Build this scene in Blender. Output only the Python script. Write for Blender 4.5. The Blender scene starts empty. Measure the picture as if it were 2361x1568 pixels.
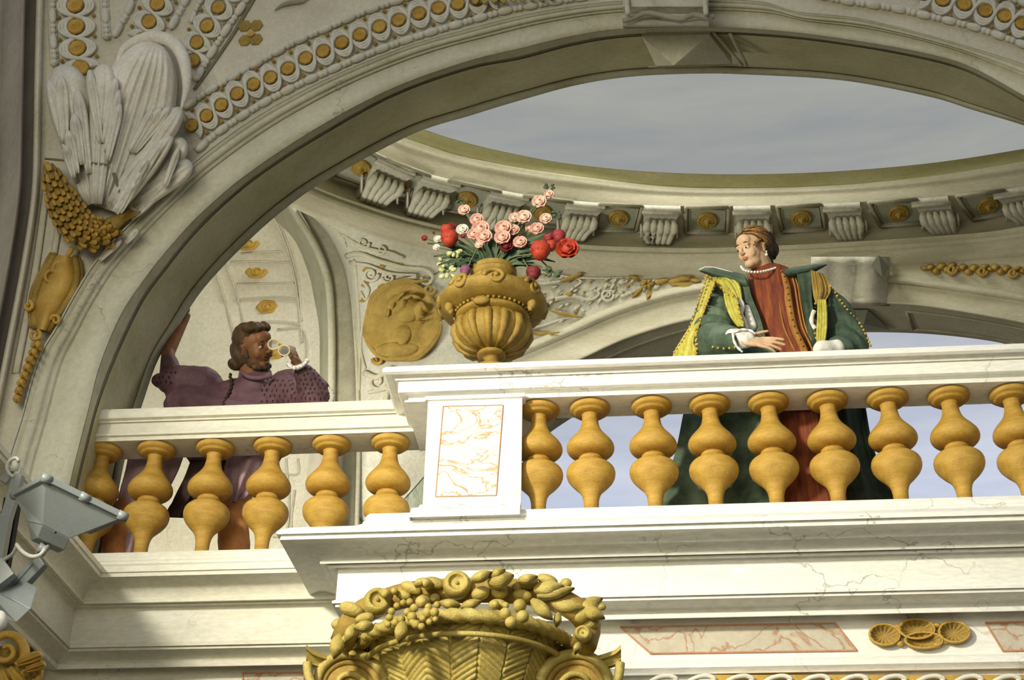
import bpy, bmesh, math, random
from math import sin, cos, tan, pi, sqrt, radians, atan2, exp
from mathutils import Vector, Matrix, noise
random.seed(7)
SC = bpy.context.scene
COL = SC.collection
# ---------------------------------------------------------------- camera
F_PX, W_PX, H_PX = 3400.0, 2361.0, 1568.0
CAM = Vector((0.0, -7.2, 1.6))
ROT = (Matrix.Rotation(radians(6), 3, 'Z') @ Matrix.Rotation(radians(90+32), 3, 'X') @ Matrix.Rotation(radians(1), 3, 'Z'))
cd = bpy.data.cameras.new('camera'); cam = bpy.data.objects.new('camera', cd); COL.objects.link(cam)
cam.matrix_world = Matrix.Translation(CAM) @ ROT.to_4x4()
cd.sensor_width = 36.0; cd.sensor_fit = 'HORIZONTAL'; cd.lens = 36.0*F_PX/W_PX
cd.clip_end = 200
SC.camera = cam
# ---------------------------------------------------------------- view, world, lights
vs = SC.view_settings
vs.view_transform = 'Standard'; vs.look = 'None'; vs.gamma = 1.0; vs.use_curve_mapping = False
vs.exposure = 0.0
wd = bpy.data.worlds.new('sky'); SC.world = wd; wd.use_nodes = True
nt = wd.node_tree; nt.nodes.clear()
_o = nt.nodes.new('ShaderNodeOutputWorld'); _b = nt.nodes.new('ShaderNodeBackground')
_tc = nt.nodes.new('ShaderNodeTexCoord'); _sep = nt.nodes.new('ShaderNodeSeparateXYZ')
_r = nt.nodes.new('ShaderNodeValToRGB'); _r.color_ramp.elements[0].position = 0.715; _r.color_ramp.elements[1].position = 0.80
_r.color_ramp.elements[0].color = (0.60, 0.65, 0.80, 1); _r.color_ramp.elements[1].color = (0.345, 0.355, 0.35, 1)
_e0 = _r.color_ramp.elements.new(0.0); _e0.color = (0.11, 0.10, 0.075, 1)      # the dim warm hall below
_e1 = _r.color_ramp.elements.new(0.55); _e1.color = (0.11, 0.10, 0.075, 1)
_m = nt.nodes.new('ShaderNodeMapping'); _m.inputs['Scale'].default_value = (2.2, 6, 16)
_n = nt.nodes.new('ShaderNodeTexNoise'); _n.inputs['Scale'].default_value = 2.6; _n.inputs['Detail'].default_value = 9; _n.inputs['Roughness'].default_value = 0.62
_r2 = nt.nodes.new('ShaderNodeValToRGB'); _r2.color_ramp.elements[0].position = 0.3; _r2.color_ramp.elements[1].position = 0.72
_r2.color_ramp.elements[0].color = (0.86, 0.88, 0.92, 1); _r2.color_ramp.elements[1].color = (1.14, 1.12, 1.04, 1)
_mx = nt.nodes.new('ShaderNodeMixRGB'); _mx.blend_type = 'MULTIPLY'; _mx.inputs[0].default_value = 1
L = nt.links.new
_ma = nt.nodes.new('ShaderNodeMath'); _ma.operation = 'MULTIPLY_ADD'; _ma.inputs[1].default_value = 0.5; _ma.inputs[2].default_value = 0.5
L(_tc.outputs['Generated'], _sep.inputs[0]); L(_sep.outputs['Z'], _ma.inputs[0]); L(_ma.outputs[0], _r.inputs[0])
L(_tc.outputs['Generated'], _m.inputs['Vector']); L(_m.outputs[0], _n.inputs['Vector']); L(_n.outputs[0], _r2.inputs[0])
L(_r.outputs[0], _mx.inputs[1]); L(_r2.outputs[0], _mx.inputs[2]); L(_mx.outputs[0], _b.inputs[0]); L(_b.outputs[0], _o.inputs[0])
_b.inputs[1].default_value = 1.0

def lamp(name, kind, loc, target, power, color, **kw):
    ld = bpy.data.lights.new(name, kind); o = bpy.data.objects.new(name, ld); COL.objects.link(o)
    o.location = loc
    o.rotation_euler = (Vector(target)-Vector(loc)).to_track_quat('-Z', 'Y').to_euler()
    ld.energy = power; ld.color = color
    for k, v in kw.items(): setattr(ld, k, v)
    return o
# a floodlight in the hall, high on the left: throws its warm pool on the balustrade
lamp('hall_floodlight', 'SPOT', (-4.6, -7.0, 6.6), (-0.1, 0, 5.0), 3700, (1.0, 0.94, 0.77), spot_size=radians(50), spot_blend=1.0, shadow_soft_size=0.45)
# soft warm fill added behind the camera, for the hall's general light
lamp('hall_fill', 'AREA', (-3.0, -9.5, 4.6), (-0.6, 0, 5.8), 300, (1.0, 0.93, 0.71), shape='RECTANGLE', size=5.0, size_y=3.0)
# unseen fill light added behind the arch on the left to brighten the niche
lamp('niche_fill', 'AREA', (-3.9, 1.3, 6.2), (-2.3, 4.6, 6.2), 170, (1.0, 0.95, 0.80), shape='DISK', size=1.2)
# daylight falling through the open roof behind the arch
lamp('oculus_daylight', 'AREA', (-0.4, 1.9, 11.5), (-0.9, 3.2, 6.0), 190, (1.0, 0.97, 0.88), shape='DISK', size=2.2)
# ---------------------------------------------------------------- projection helpers
def ray(px, py):
    return ROT @ Vector(((px-W_PX/2)/F_PX, -(py-H_PX/2)/F_PX, -1.0))
def P(px, py, Y=0.0):
    d = ray(px, py); return CAM + d*((Y-CAM.y)/d.y)
def PZ(px, py, z):
    d = ray(px, py); return CAM + d*((z-CAM.z)/d.z)
def zat(px, py, Y): return P(px, py, Y).z
def pxs(px, py, Y): # metres per pixel
    p = P(px, py, Y); return ((p-CAM).dot(ray(1180.5, 784)))/F_PX
def spl(pts, n):
    """Catmull-Rom through pts (any dimension), resampled evenly to n points"""
    pts = [Vector(p) for p in pts]
    ext = [pts[0]*2-pts[1]] + pts + [pts[-1]*2-pts[-2]]
    out = []
    for i in range(1, len(ext)-2):
        a, b, c, d = ext[i-1:i+3]
        for k in range(16):
            t = k/16.0
            out.append(0.5*((2*b)+(c-a)*t+(2*a-5*b+4*c-d)*t*t+(3*b-a-3*c+d)*t**3))
    out.append(pts[-1])
    L_ = [0.0]
    for i in range(1, len(out)): L_.append(L_[-1]+(out[i]-out[i-1]).length)
    res = []; j = 0
    for k in range(n):
        s = L_[-1]*k/(n-1)
        while j < len(L_)-2 and L_[j+1] < s: j += 1
        t = (s-L_[j])/max(1e-9, L_[j+1]-L_[j])
        res.append(out[j].lerp(out[j+1], min(1, max(0, t))))
    return res
def V2(l): return [Vector((a, b)) for a, b in l]
def row(pix, Y, n=90):
    return [P(p[0], p[1], Y) for p in spl(V2(pix), n)]
def yinterp(pix, x):
    for i in range(len(pix)-1):
        if pix[i][0] <= x <= pix[i+1][0]:
            t = (x-pix[i][0])/(pix[i+1][0]-pix[i][0]); return pix[i][1]*(1-t)+pix[i+1][1]*t
    return pix[0][1] if x < pix[0][0] else pix[-1][1]
# ---------------------------------------------------------------- object helpers
def tag(o, label=None, cat=None, group=None, kind=None):
    if label: o['label'] = label
    if cat: o['category'] = cat
    if group: o['group'] = group
    if kind: o['kind'] = kind
    return o
def thing(name, label, cat, loc, group=None):
    o = bpy.data.objects.new(name, None); COL.objects.link(o); o.location = loc; o.empty_display_size = 0.1
    return tag(o, label, cat, group)
def origin_of(o):
    v = Vector((0, 0, 0))
    while o: v += o.location; o = o.parent
    return v
def obj(name, bm, mat, parent=None, smooth=True, origin=None, **tg):
    me = bpy.data.meshes.new(name)
    bmesh.ops.recalc_face_normals(bm, faces=bm.faces[:])
    off = origin_of(parent) if parent else Vector((0, 0, 0))
    org = Vector(origin) if origin is not None else off
    if org.length > 0: bmesh.ops.translate(bm, verts=bm.verts[:], vec=-org)
    bm.to_mesh(me); bm.free()
    if smooth:
        me.polygons.foreach_set('use_smooth', [True]*len(me.polygons))
    for m in (mat if isinstance(mat, (list, tuple)) else [mat]): me.materials.append(m)
    o = bpy.data.objects.new(name, me); COL.objects.link(o)
    if parent: o.parent = parent
    o.location = org-off
    if tg: tag(o, **tg)
    return o
def struct(name, bm, mat, smooth=True):
    o = obj(name, bm, mat, None, smooth); o['kind'] = 'structure'; return o
def dup(root, loc=None, label=None, group=None):
    r = root.copy(); COL.objects.link(r)
    if loc is not None: r.location = loc
    if label: r['label'] = label
    if group: r['group'] = group
    for ch in list(root.children):
        c = ch.copy(); COL.objects.link(c); c.parent = r
        for g in list(ch.children):
            d = g.copy(); COL.objects.link(d); d.parent = c
    return r
def sharp(o, ang=35):
    me = o.data
    try: me.set_sharp_from_angle(angle=radians(ang))
    except Exception: pass
    return o
# ---------------------------------------------------------------- mesh helpers
def new(): return bmesh.new()
def loft(bm, rows, closed=False, flip=False):
    vr = [[bm.verts.new(p) for p in r] for r in rows]
    n = len(vr[0])
    for a, b in zip(vr[:-1], vr[1:]):
        for i in range(n if closed else n-1):
            j = (i+1) % n
            try: bm.faces.new((a[i], a[j], b[j], b[i]))
            except ValueError: pass
    return vr
def densify(rows, k):
    out = []
    for a, b in zip(rows[:-1], rows[1:]):
        for i in range(k): out.append([p.lerp(q, i/k) for p, q in zip(a, b)])
    out.append(rows[-1]); return out
def slab(rows, back=None):
    """closed shell: rows front, last row pushed back, first row pushed back"""
    b = Vector((0, 0.12, 0)) if back is None else back
    return [[p+b for p in rows[0]]]+rows+[[p+b for p in rows[-1]]]+[[p+b for p in rows[0]]]
def box(bm, c, s, R=None):
    m = Matrix.Translation(Vector(c)) @ (R.to_4x4() if R else Matrix.Identity(4)) @ Matrix.Diagonal(Vector((s[0], s[1], s[2], 1)))
    return bmesh.ops.create_cube(bm, size=1, matrix=m)['verts']
def ell(bm, c, r, R=None, seg=12, ring=8):
    m = Matrix.Translation(Vector(c)) @ (R.to_4x4() if R else Matrix.Identity(4)) @ Matrix.Diagonal(Vector((r[0], r[1], r[2], 1)))
    return bmesh.ops.create_uvsphere(bm, u_segments=seg, v_segments=ring, radius=1, matrix=m)['verts']
def tube(bm, pts, rad, seg=8, caps=True, flat=1.0, nrm=None):
    """pts: list of Vectors; rad: float or list"""
    pts = [Vector(p) for p in pts]; n = len(pts)
    if not isinstance(rad, (list, tuple)): rad = [rad]*n
    up = Vector(nrm) if nrm else Vector((0, -1, 0)); rings = []
    for i, p in enumerate(pts):
        t = (pts[min(i+1, n-1)]-pts[max(i-1, 0)])
        if t.length < 1e-9: t = Vector((0, 0, 1))
        t.normalize()
        s = t.cross(up)
        if s.length < 0.05: s = t.cross(Vector((1, 0, 0.3)))
        s.normalize(); u = s.cross(t).normalized()
        rings.append([bm.verts.new(p+s*cos(2*pi*k/seg)*rad[i]+u*sin(2*pi*k/seg)*rad[i]*flat) for k in range(seg)])
    for a, b in zip(rings[:-1], rings[1:]):
        for k in range(seg): bm.faces.new((a[k], a[(k+1) % seg], b[(k+1) % seg], b[k]))
    if caps:
        bm.faces.new(rings[0]); bm.faces.new(rings[-1][::-1])
    return rings
def lathe(bm, prof, c=(0, 0, 0), seg=32, mod=None):
    """prof: (z, r)"""
    c = Vector(c); rings = []
    for z, r in prof:
        rg = []
        for k in range(seg):
            a = 2*pi*k/seg; rr = r*(mod(a, z) if mod else 1)
            rg.append(bm.verts.new(c+Vector((cos(a)*rr, sin(a)*rr, z))))
        rings.append(rg)
    for a, b in zip(rings[:-1], rings[1:]):
        for k in range(seg): bm.faces.new((a[k], a[(k+1) % seg], b[(k+1) % seg], b[k]))
    if prof[0][1] > 1e-5: bm.faces.new(rings[0][::-1])
    if prof[-1][1] > 1e-5: bm.faces.new(rings[-1])
def smoothprof(prof, n=60):
    return [(v.x, v.y) for v in spl([Vector(p) for p in prof], n)]
def sweep(bm, path, prof, closed_back=None):
    """path: plan points (x,y) left-hand outward = toward viewer when path runs +x to -x; prof: list (out, z)"""
    rows = []
    n = len(path)
    pts = [Vector((p[0], p[1])) for p in path]
    nr = []
    for i in range(n):
        ns = []
        if i > 0: d = (pts[i]-pts[i-1]).normalized(); ns.append(Vector((-d.y, d.x)))
        if i < n-1: d = (pts[i+1]-pts[i]).normalized(); ns.append(Vector((-d.y, d.x)))
        if len(ns) == 1: m = ns[0]
        else:
            m = (ns[0]+ns[1]); m = m/max(0.2, m.dot(ns[0]))
        nr.append(m)
    for o_, z in prof:
        rows.append([Vector((p.x+m.x*o_, p.y+m.y*o_, z)) for p, m in zip(pts, nr)])
    loft(bm, rows)
# relief leaf/lobe in a vertical picture plane
def lobe(bm, base, tip, w0, w1, Y, thick=0.06, flutes=3, curl=0.05, bend=0.0, n=14, m=12, rnd=0.35, fl=0.25):
    """leaf from pixel base to pixel tip, half widths in pixels w0 (base) w1 (max), protrudes towards viewer"""
    b = Vector(base); t = Vector(tip); ax = (t-b); Ln = ax.length; ax = ax/Ln; nx = Vector((-ax.y, ax.x))
    front = []; back = []
    for i in range(n+1):
        s = 1-(1-i/n)**1.7
        # width profile: grows from w0 to w1 then closes with round tip
        wr = w0+(w1-w0)*min(1, s/(1-rnd))**0.8
        if s > 1-rnd: wr = w1*sqrt(max(0.0, 1-((s-(1-rnd))/rnd)**2))
        cpt = b+ax*Ln*s+nx*bend*sin(pi*s*0.5)**2*Ln
        fr = []; bk = []
        for j in range(m+1):
            u = -1+2*j/m
            q = cpt+nx*u*wr
            h = thick*(0.3+0.7*sin(min(1, s*1.15)*pi*0.5))
            h += fl*thick*cos(u*flutes*pi)*(1-abs(u))*min(1, (1-s)*6)
            h += curl*max(0, (s-0.55)/0.45)**1.5
            ec = sqrt(max(0, 1-((s-0.8)/0.2)**2)) if s > 0.8 else 1.0
            h = max(h*sqrt(max(0, 1-u**4))*ec*min(1, .2+s*6), 0)+0.004
            fr.append(P(q.x, q.y, Y-h)); bk.append(P(q.x, q.y, Y+0.004))
        front.append(fr); back.append(bk)
    vf = loft(bm, front); vb = loft(bm, back)
    for i in range(n):
        for a, c in ((0, 0), (m, m)):
            try: bm.faces.new((vf[i][a], vf[i+1][a], vb[i+1][a], vb[i][a]))
            except ValueError: pass
    try:
        for j in range(m): bm.faces.new((vf[n][j], vf[n][j+1], vb[n][j+1], vb[n][j])); bm.faces.new((vf[0][j], vf[0][j+1], vb[0][j+1], vb[0][j]))
    except ValueError: pass
def ptube(bm, pix, Y, rpx, n=24, seg=8, flat=1.0, taper=None):
    """tube along pixel path lying on plane Y"""
    pp = spl(V2(pix), n); s = pxs(pp[0].x, pp[0].y, Y)
    rad = [rpx*s*(taper(i/(n-1)) if taper else 1) for i in range(n)]
    tube(bm, [P(p.x, p.y, Y) for p in pp], rad, seg, flat=flat)
def spiral(c, r0, r1, a0, turns, n=28, sq=1.0):
    return [(c[0]+cos(a0+turns*2*pi*i/(n-1))*(r0+(r1-r0)*i/(n-1)), c[1]+sq*sin(a0+turns*2*pi*i/(n-1))*(r0+(r1-r0)*i/(n-1))) for i in range(n)]
def rosette(bm, px, py, Y, rpx, sq=1.0, depth=0.5, petals=8):
    """gilt rosette lying on a vertical plane, centre at pixel"""
    s = pxs(px, py, Y); c = P(px, py, Y); R = rpx*s
    rows = []
    for rr, h in ((1.0, 0.0), (1.0, 0.12), (0.92, 0.3), (0.78, 0.34), (0.6, 0.2), (0.5, 0.22), (0.42, 0.42), (0.3, 0.4), (0.24, 0.26), (0.18, 0.5), (0.06, 0.6), (0.0, 0.6)):
        rg = []
        for k in range(24):
            a = 2*pi*k/24; w = 1+(0.06*cos(a*petals) if rr > 0.5 else 0)
            rg.append(c+Vector((cos(a)*R*rr*w, -h*R*depth, sin(a)*R*rr*w*sq)))
        rows.append(rg)
    loft(bm, rows, closed=True)

from mathutils.bvhtree import BVHTree
# small accent spot on the stucco shell
lamp('shell_spot', 'SPOT', (-5.4, -4.6, 8.6), P(350, 170, -.2), 95, (1.0, 0.97, 0.88), spot_size=radians(9), spot_blend=.8, shadow_soft_size=.05)
def surf_of(objs):
    vs_, fs_ = [], []
    for o in objs:
        off = origin_of(o); k = len(vs_)
        vs_ += [v.co+off for v in o.data.vertices]; fs_ += [[i+k for i in p.vertices] for p in o.data.polygons]
    t = BVHTree.FromPolygons(vs_, fs_)
    def f(px, py, lift=0.0, dflt=None):
        d = ray(px, py).normalized(); h = t.ray_cast(CAM, d, 60)
        if h[0] is None: return (None, None) if dflt is None else (P(px, py, dflt), Vector((0, -1, 0)))
        n_ = h[1] if h[1].dot(d) < 0 else -h[1]
        return h[0]-d*lift, n_
    return f
def align(n_):   # matrix whose z is n_
    return n_.to_track_quat('Z', 'Y').to_matrix()
# ---------------------------------------------------------------- materials
def material(name, c1, c2, scale=3.0, stretch=(1, 1, 1), rough=0.75, bump=0.25, crack=0.0, metal=0.0, c3=None, fine=40.0, spec=0.3, crack_scale=1.6, vein=None, vein_scale=2.0, blotch=1.0):
    m = bpy.data.materials.new(name); m.use_nodes = True; t = m.node_tree; N = t.nodes; K = t.links.new
    b = N['Principled BSDF']; b.inputs['Roughness'].default_value = rough; b.inputs['Metallic'].default_value = metal
    b.inputs['Specular IOR Level'].default_value = spec
    tc = N.new('ShaderNodeTexCoord'); mp = N.new('ShaderNodeMapping'); mp.inputs['Scale'].default_value = stretch
    K(tc.outputs['Object'], mp.inputs['Vector'])
    n1 = N.new('ShaderNodeTexNoise'); n1.inputs['Scale'].default_value = scale; n1.inputs['Detail'].default_value = 10; n1.inputs['Roughness'].default_value = 0.65
    K(mp.outputs[0], n1.inputs['Vector'])
    r = N.new('ShaderNodeValToRGB'); e = r.color_ramp.elements; e[0].position = 0.5-0.2*blotch; e[1].position = 0.5+0.2*blotch
    e[0].color = (*c1, 1); e[1].color = (*c2, 1)
    if c3: x = e.new(0.5); x.color = (*c3, 1)
    K(n1.outputs[0], r.inputs[0]); out = r.outputs[0]
    nf = N.new('ShaderNodeTexNoise'); nf.inputs['Scale'].default_value = fine; nf.inputs['Detail'].default_value = 6; nf.inputs['Roughness'].default_value = 0.7
    K(mp.outputs[0], nf.inputs['Vector'])
    rf = N.new('ShaderNodeValToRGB'); rf.color_ramp.elements[0].color = (0.86, 0.86, 0.86, 1); rf.color_ramp.elements[1].color = (1.1, 1.1, 1.1, 1)
    rf.color_ramp.elements[0].position = 0.3; rf.color_ramp.elements[1].position = 0.7
    K(nf.outputs[0], rf.inputs[0])
    mx = N.new('ShaderNodeMixRGB'); mx.blend_type = 'MULTIPLY'; mx.inputs[0].default_value = 1; K(out, mx.inputs[1]); K(rf.outputs[0], mx.inputs[2]); out = mx.outputs[0]
    if vein:
        nv = N.new('ShaderNodeTexNoise'); nv.inputs['Scale'].default_value = vein_scale; nv.inputs['Detail'].default_value = 7; nv.inputs['Distortion'].default_value = 1.6
        K(mp.outputs[0], nv.inputs['Vector'])
        rv = N.new('ShaderNodeValToRGB'); rv.color_ramp.elements[0].position = 0.47; rv.color_ramp.elements[1].position = 0.53
        rv.color_ramp.elements[0].color = (0, 0, 0, 1); rv.color_ramp.elements[1].color = (0, 0, 0, 1)
        q = rv.color_ramp.elements.new(0.5); q.color = (1, 1, 1, 1)
        K(nv.outputs[0], rv.inputs[0])
        mv = N.new('ShaderNodeMixRGB'); K(rv.outputs[0], mv.inputs[0]); K(out, mv.inputs[1]); mv.inputs[2].default_value = (*vein, 1); out = mv.outputs[0]
    if crack > 0:
        nd = N.new('ShaderNodeTexNoise'); nd.inputs['Scale'].default_value = 7; nd.inputs['Detail'].default_value = 5
        K(tc.outputs['Object'], nd.inputs['Vector'])
        ad = N.new('ShaderNodeVectorMath'); ad.operation = 'MULTIPLY_ADD'; K(nd.outputs['Color'], ad.inputs[0]); ad.inputs[1].default_value = (0.35, 0.35, 0.35); K(tc.outputs['Object'], ad.inputs[2])
        vo = N.new('ShaderNodeTexVoronoi'); vo.feature = 'DISTANCE_TO_EDGE'; vo.inputs['Scale'].default_value = crack_scale; K(ad.outputs[0], vo.inputs['Vector'])
        rc = N.new('ShaderNodeValToRGB'); rc.color_ramp.elements[0].position = 0.0; rc.color_ramp.elements[1].position = 0.011
        rc.color_ramp.elements[0].color = (1, 1, 1, 1); rc.color_ramp.elements[1].color = (0, 0, 0, 1); K(vo.outputs[0], rc.inputs[0])
        nm = N.new('ShaderNodeTexNoise'); nm.inputs['Scale'].default_value = 1.3; nm.inputs['Detail'].default_value = 3; K(tc.outputs['Object'], nm.inputs['Vector'])
        rm = N.new('ShaderNodeValToRGB'); rm.color_ramp.elements[0].position = 0.5; rm.color_ramp.elements[1].position = 0.6; K(nm.outputs[0], rm.inputs[0])
        mu = N.new('ShaderNodeMath'); mu.operation = 'MULTIPLY'; K(rc.outputs[0], mu.inputs[0]); K(rm.outputs[0], mu.inputs[1])
        mu2 = N.new('ShaderNodeMath'); mu2.operation = 'MULTIPLY'; K(mu.outputs[0], mu2.inputs[0]); mu2.inputs[1].default_value = crack
        mc = N.new('ShaderNodeMixRGB'); K(mu2.outputs[0], mc.inputs[0]); K(out, mc.inputs[1]); mc.inputs[2].default_value = (0.16, 0.13, 0.08, 1); out = mc.outputs[0]
    K(out, b.inputs['Base Color'])
    if bump > 0:
        bp = N.new('ShaderNodeBump'); bp.inputs['Strength'].default_value = bump; bp.inputs['Distance'].default_value = 0.01
        K(nf.outputs[0], bp.inputs['Height']); K(bp.outputs[0], b.inputs['Normal'])
    return m
M = {}
M['ivory'] = material('ivory_plaster', (0.66, 0.63, 0.50), (0.82, 0.80, 0.70), 1.6, (0.6, 1, 2.0), crack=0.8, fine=30, crack_scale=2.2)
M['white'] = material('white_plaster', (0.80, 0.79, 0.71), (0.90, 0.89, 0.84), 1.6, (0.5, 1, 2.5), crack=0.6, fine=30, crack_scale=1.5)
M['stone'] = material('stone_plaster', (0.50, 0.48, 0.33), (0.66, 0.63, 0.50), 2.2, (1, 1, 1), c3=(0.58, 0.56, 0.44), crack=0.6, fine=26, crack_scale=1.9)
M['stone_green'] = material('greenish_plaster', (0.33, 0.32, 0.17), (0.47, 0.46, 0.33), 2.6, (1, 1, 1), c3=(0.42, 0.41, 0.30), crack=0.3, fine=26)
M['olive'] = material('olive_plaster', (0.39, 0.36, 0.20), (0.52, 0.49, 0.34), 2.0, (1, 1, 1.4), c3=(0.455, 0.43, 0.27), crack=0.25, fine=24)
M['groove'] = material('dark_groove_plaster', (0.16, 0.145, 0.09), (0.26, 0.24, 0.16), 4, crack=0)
M['vault'] = material('vault_plaster', (0.44, 0.41, 0.29), (0.58, 0.55, 0.43), 2.6, (0.8, 0.8, 2.5), c3=(0.51, 0.48, 0.36), crack=0.2, fine=28)
M['vault_olive'] = material('vault_olive_plaster', (0.36, 0.34, 0.15), (0.47, 0.45, 0.27), 3.0, (0.6, 0.6, 3), fine=28)
M['coffer'] = material('grey_green_coffer', (0.27, 0.29, 0.22), (0.35, 0.36, 0.28), 4, fine=30)
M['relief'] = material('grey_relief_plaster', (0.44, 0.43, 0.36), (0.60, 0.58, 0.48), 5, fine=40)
M['relief_dark'] = material('dark_relief_ground', (0.27, 0.25, 0.18), (0.38, 0.36, 0.27), 6, fine=40)  # darker grey-brown tone of the relief plaster
M['cream'] = material('cream_plaster', (0.72, 0.67, 0.50), (0.84, 0.80, 0.66), 2.0, crack=0.25, fine=30)
M['band'] = material('beige_band_plaster', (0.56, 0.52, 0.40), (0.70, 0.66, 0.54), 2.5, crack=0.35, fine=32)
M['shell'] = material('pale_stucco', (0.64, 0.61, 0.53), (0.78, 0.76, 0.68), 5, fine=40, rough=0.55)
M['stucco_line'] = material('stucco_bead', (0.62, 0.60, 0.52), (0.74, 0.72, 0.63), 6, fine=40, rough=0.55)
M['pillar'] = material('grey_brown_pillar', (0.27, 0.245, 0.20), (0.40, 0.37, 0.31), 1.6, (3, 3, 0.5), crack=0.1, fine=26)
M['pillar_dark'] = material('dark_pillar_groove', (0.13, 0.115, 0.09), (0.21, 0.19, 0.15), 1.6, (3, 3, 0.5), fine=26)
M['gold'] = material('ochre_gilding', (0.46, 0.25, 0.035), (0.72, 0.47, 0.10), 7, c3=(0.60, 0.37, 0.065), rough=0.42, bump=0.6, spec=0.5, fine=70, metal=0.15)
M['gold_pale'] = material('pale_gilding', (0.34, 0.25, 0.045), (0.64, 0.52, 0.17), 7, c3=(0.49, 0.38, 0.09), rough=0.4, bump=0.6, spec=0.5, fine=70, metal=0.15)
M['gold_dark'] = material('dull_gilding', (0.26, 0.16, 0.03), (0.50, 0.34, 0.08), 9, c3=(0.38, 0.25, 0.05), rough=0.5, bump=0.7, spec=0.4, fine=60, metal=0.1)
M['gold_balu'] = material('gilded_baluster_paint', (0.50, 0.29, 0.045), (0.74, 0.50, 0.12), 9, (1, 1, 2.5), c3=(0.62, 0.39, 0.075), rough=0.45, bump=0.5, spec=0.45, fine=60)
M['marble'] = material('pink_veined_marble', (0.82, 0.76, 0.64), (0.86, 0.78, 0.66), 3, (1, 1, 2), fine=20, vein=(0.62, 0.28, 0.14), vein_scale=3.5, bump=0.1)
M['marble_edge'] = material('reddish_line', (0.50, 0.24, 0.13), (0.60, 0.33, 0.2), 8)
M['marble_dull'] = material('dull_veined_marble', (0.50, 0.46, 0.36), (0.60, 0.54, 0.43), 3, (1, 1, 1), fine=20, vein=(0.42, 0.24, 0.15), vein_scale=3.0, bump=0.1)
M['marble_green'] = material('green_grey_veined_marble', (0.19, 0.22, 0.17), (0.45, 0.45, 0.36), 2.6, (4, 1, 1.0), fine=20, vein=(0.18, 0.21, 0.16), vein_scale=2.0, bump=0.1)
M['steel'] = material('grey_painted_metal', (0.24, 0.27, 0.27), (0.28, 0.31, 0.31), 6, rough=0.38, bump=0.03, spec=0.5, fine=160)
M['steel_dark'] = material('dark_grey_metal', (0.10, 0.11, 0.11), (0.15, 0.16, 0.16), 6, rough=0.4, bump=0.03, fine=160)
M['black'] = material('black_metal', (0.012, 0.012, 0.012), (0.02, 0.02, 0.02), 6, bump=0)
M['cable'] = material('pale_cable', (0.52, 0.52, 0.46), (0.60, 0.60, 0.53), 6, bump=0, rough=0.4)
M['gold_urn'] = material('urn_gilding', (0.22, 0.13, 0.018), (0.44, 0.30, 0.06), 8, c3=(0.34, 0.215, 0.033), rough=0.4, bump=0.6, spec=0.5, fine=70, metal=0.15)
M['gold_balu'] = material('gilded_baluster_paint', (0.40, 0.215, 0.03), (0.62, 0.40, 0.085), 9, (1, 1, 2.5), c3=(0.52, 0.31, 0.05), rough=0.45, bump=0.5, spec=0.45, fine=60)
M['gold_med'] = material('matt_ochre_medallion', (0.24, 0.16, 0.035), (0.44, 0.30, 0.075), 8, c3=(0.34, 0.23, 0.05), rough=0.6, bump=0.5, fine=50)
# ================================================================ GREAT ARCH
W_C = [(-40, 1330), (-8, 1180), (20, 1062), (50, 967), (88, 833), (134, 752), (168, 690), (214, 615), (264, 555), (367, 450), (417, 400), (569, 285), (739, 190), (925, 112), (1078, 68), (1200, 37), (1330, 14), (1450, 2), (1600, -2), (1755, 5), (1839, 28), (1987, 44), (2183, 93), (2361, 148), (2500, 205)]
A_C = [(118, 1330), (140, 1220), (163, 1110), (185, 1020), (207, 936), (230, 845), (276, 733), (329, 650), (400, 561), (470, 487), (573, 400), (739, 291), (908, 203), (1078, 142), (1200, 112), (1318, 84), (1436, 67), (1633, 63), (1790, 71), (1938, 89), (2110, 118), (2233, 152), (2361, 221), (2500, 300)]
G_C = [(136, 1330), (158, 1220), (180, 1110), (202, 1020), (224, 936), (262, 833), (325, 699), (383, 618), (440, 547), (510, 476), (600, 402), (739, 312), (908, 219), (1078, 158), (1200, 134), (1318, 103), (1436, 84), (1633, 76), (1790, 83), (1938, 100), (2110, 130), (2233, 165), (2361, 234), (2500, 313)]
B_C = [(228, 1330), (248, 1220), (268, 1110), (288, 1020), (318, 932), (355, 826), (400, 752), (460, 660), (560, 553), (660, 466), (759, 400), (942, 303), (1078, 259), (1200, 222), (1323, 189), (1446, 170), (1593, 163), (1716, 165), (1938, 179), (2134, 216), (2233, 246), (2361, 285), (2500, 335)]
B2_C = [(x+8, y+7) for x, y in B_C]
def lerp_c(a, b, t, n=120):
    a = spl(V2(a), n); b = spl(V2(b), n); return [p.lerp(q, t) for p, q in zip(a, b)]
def Prow(pp, Y): return [P(p.x, p.y, Y) for p in pp]
NA = 150
def wa(t): return lerp_c(W_C, A_C, t, NA)
def ab(t): return lerp_c(A_C, B_C, t, NA)
bm = new()   # archivolt face with two shallow grooves near its outer edge
rows = []
for t, y in ((0, 0.10), (0, -0.05), (0.05, -0.06), (0.09, -0.03), (0.12, -0.045), (0.2, -0.05), (0.25, -0.03), (0.275, -0.012), (0.33, -0.02), (0.36, -0.008), (0.385, 0.012), (0.41, 0.0), (0.7, 0.0), (0.985, 0.0), (1.0, 0.012), (1.0, 0.08)):
    rows.append(Prow(wa(t), y))
loft(bm, rows); struct('trim_1', bm, M['stone'])
bm = new()   # soffit
g = lerp_c(G_C, G_C, 0, NA)
gb = lambda t: lerp_c(G_C, B_C, t, NA)
loft(bm, [Prow(wa(1.0), 0.005), Prow(lerp_c(A_C, G_C, 0.9, NA), 0.10)]); struct('trim_2', bm, M['stone_green'])
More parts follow.
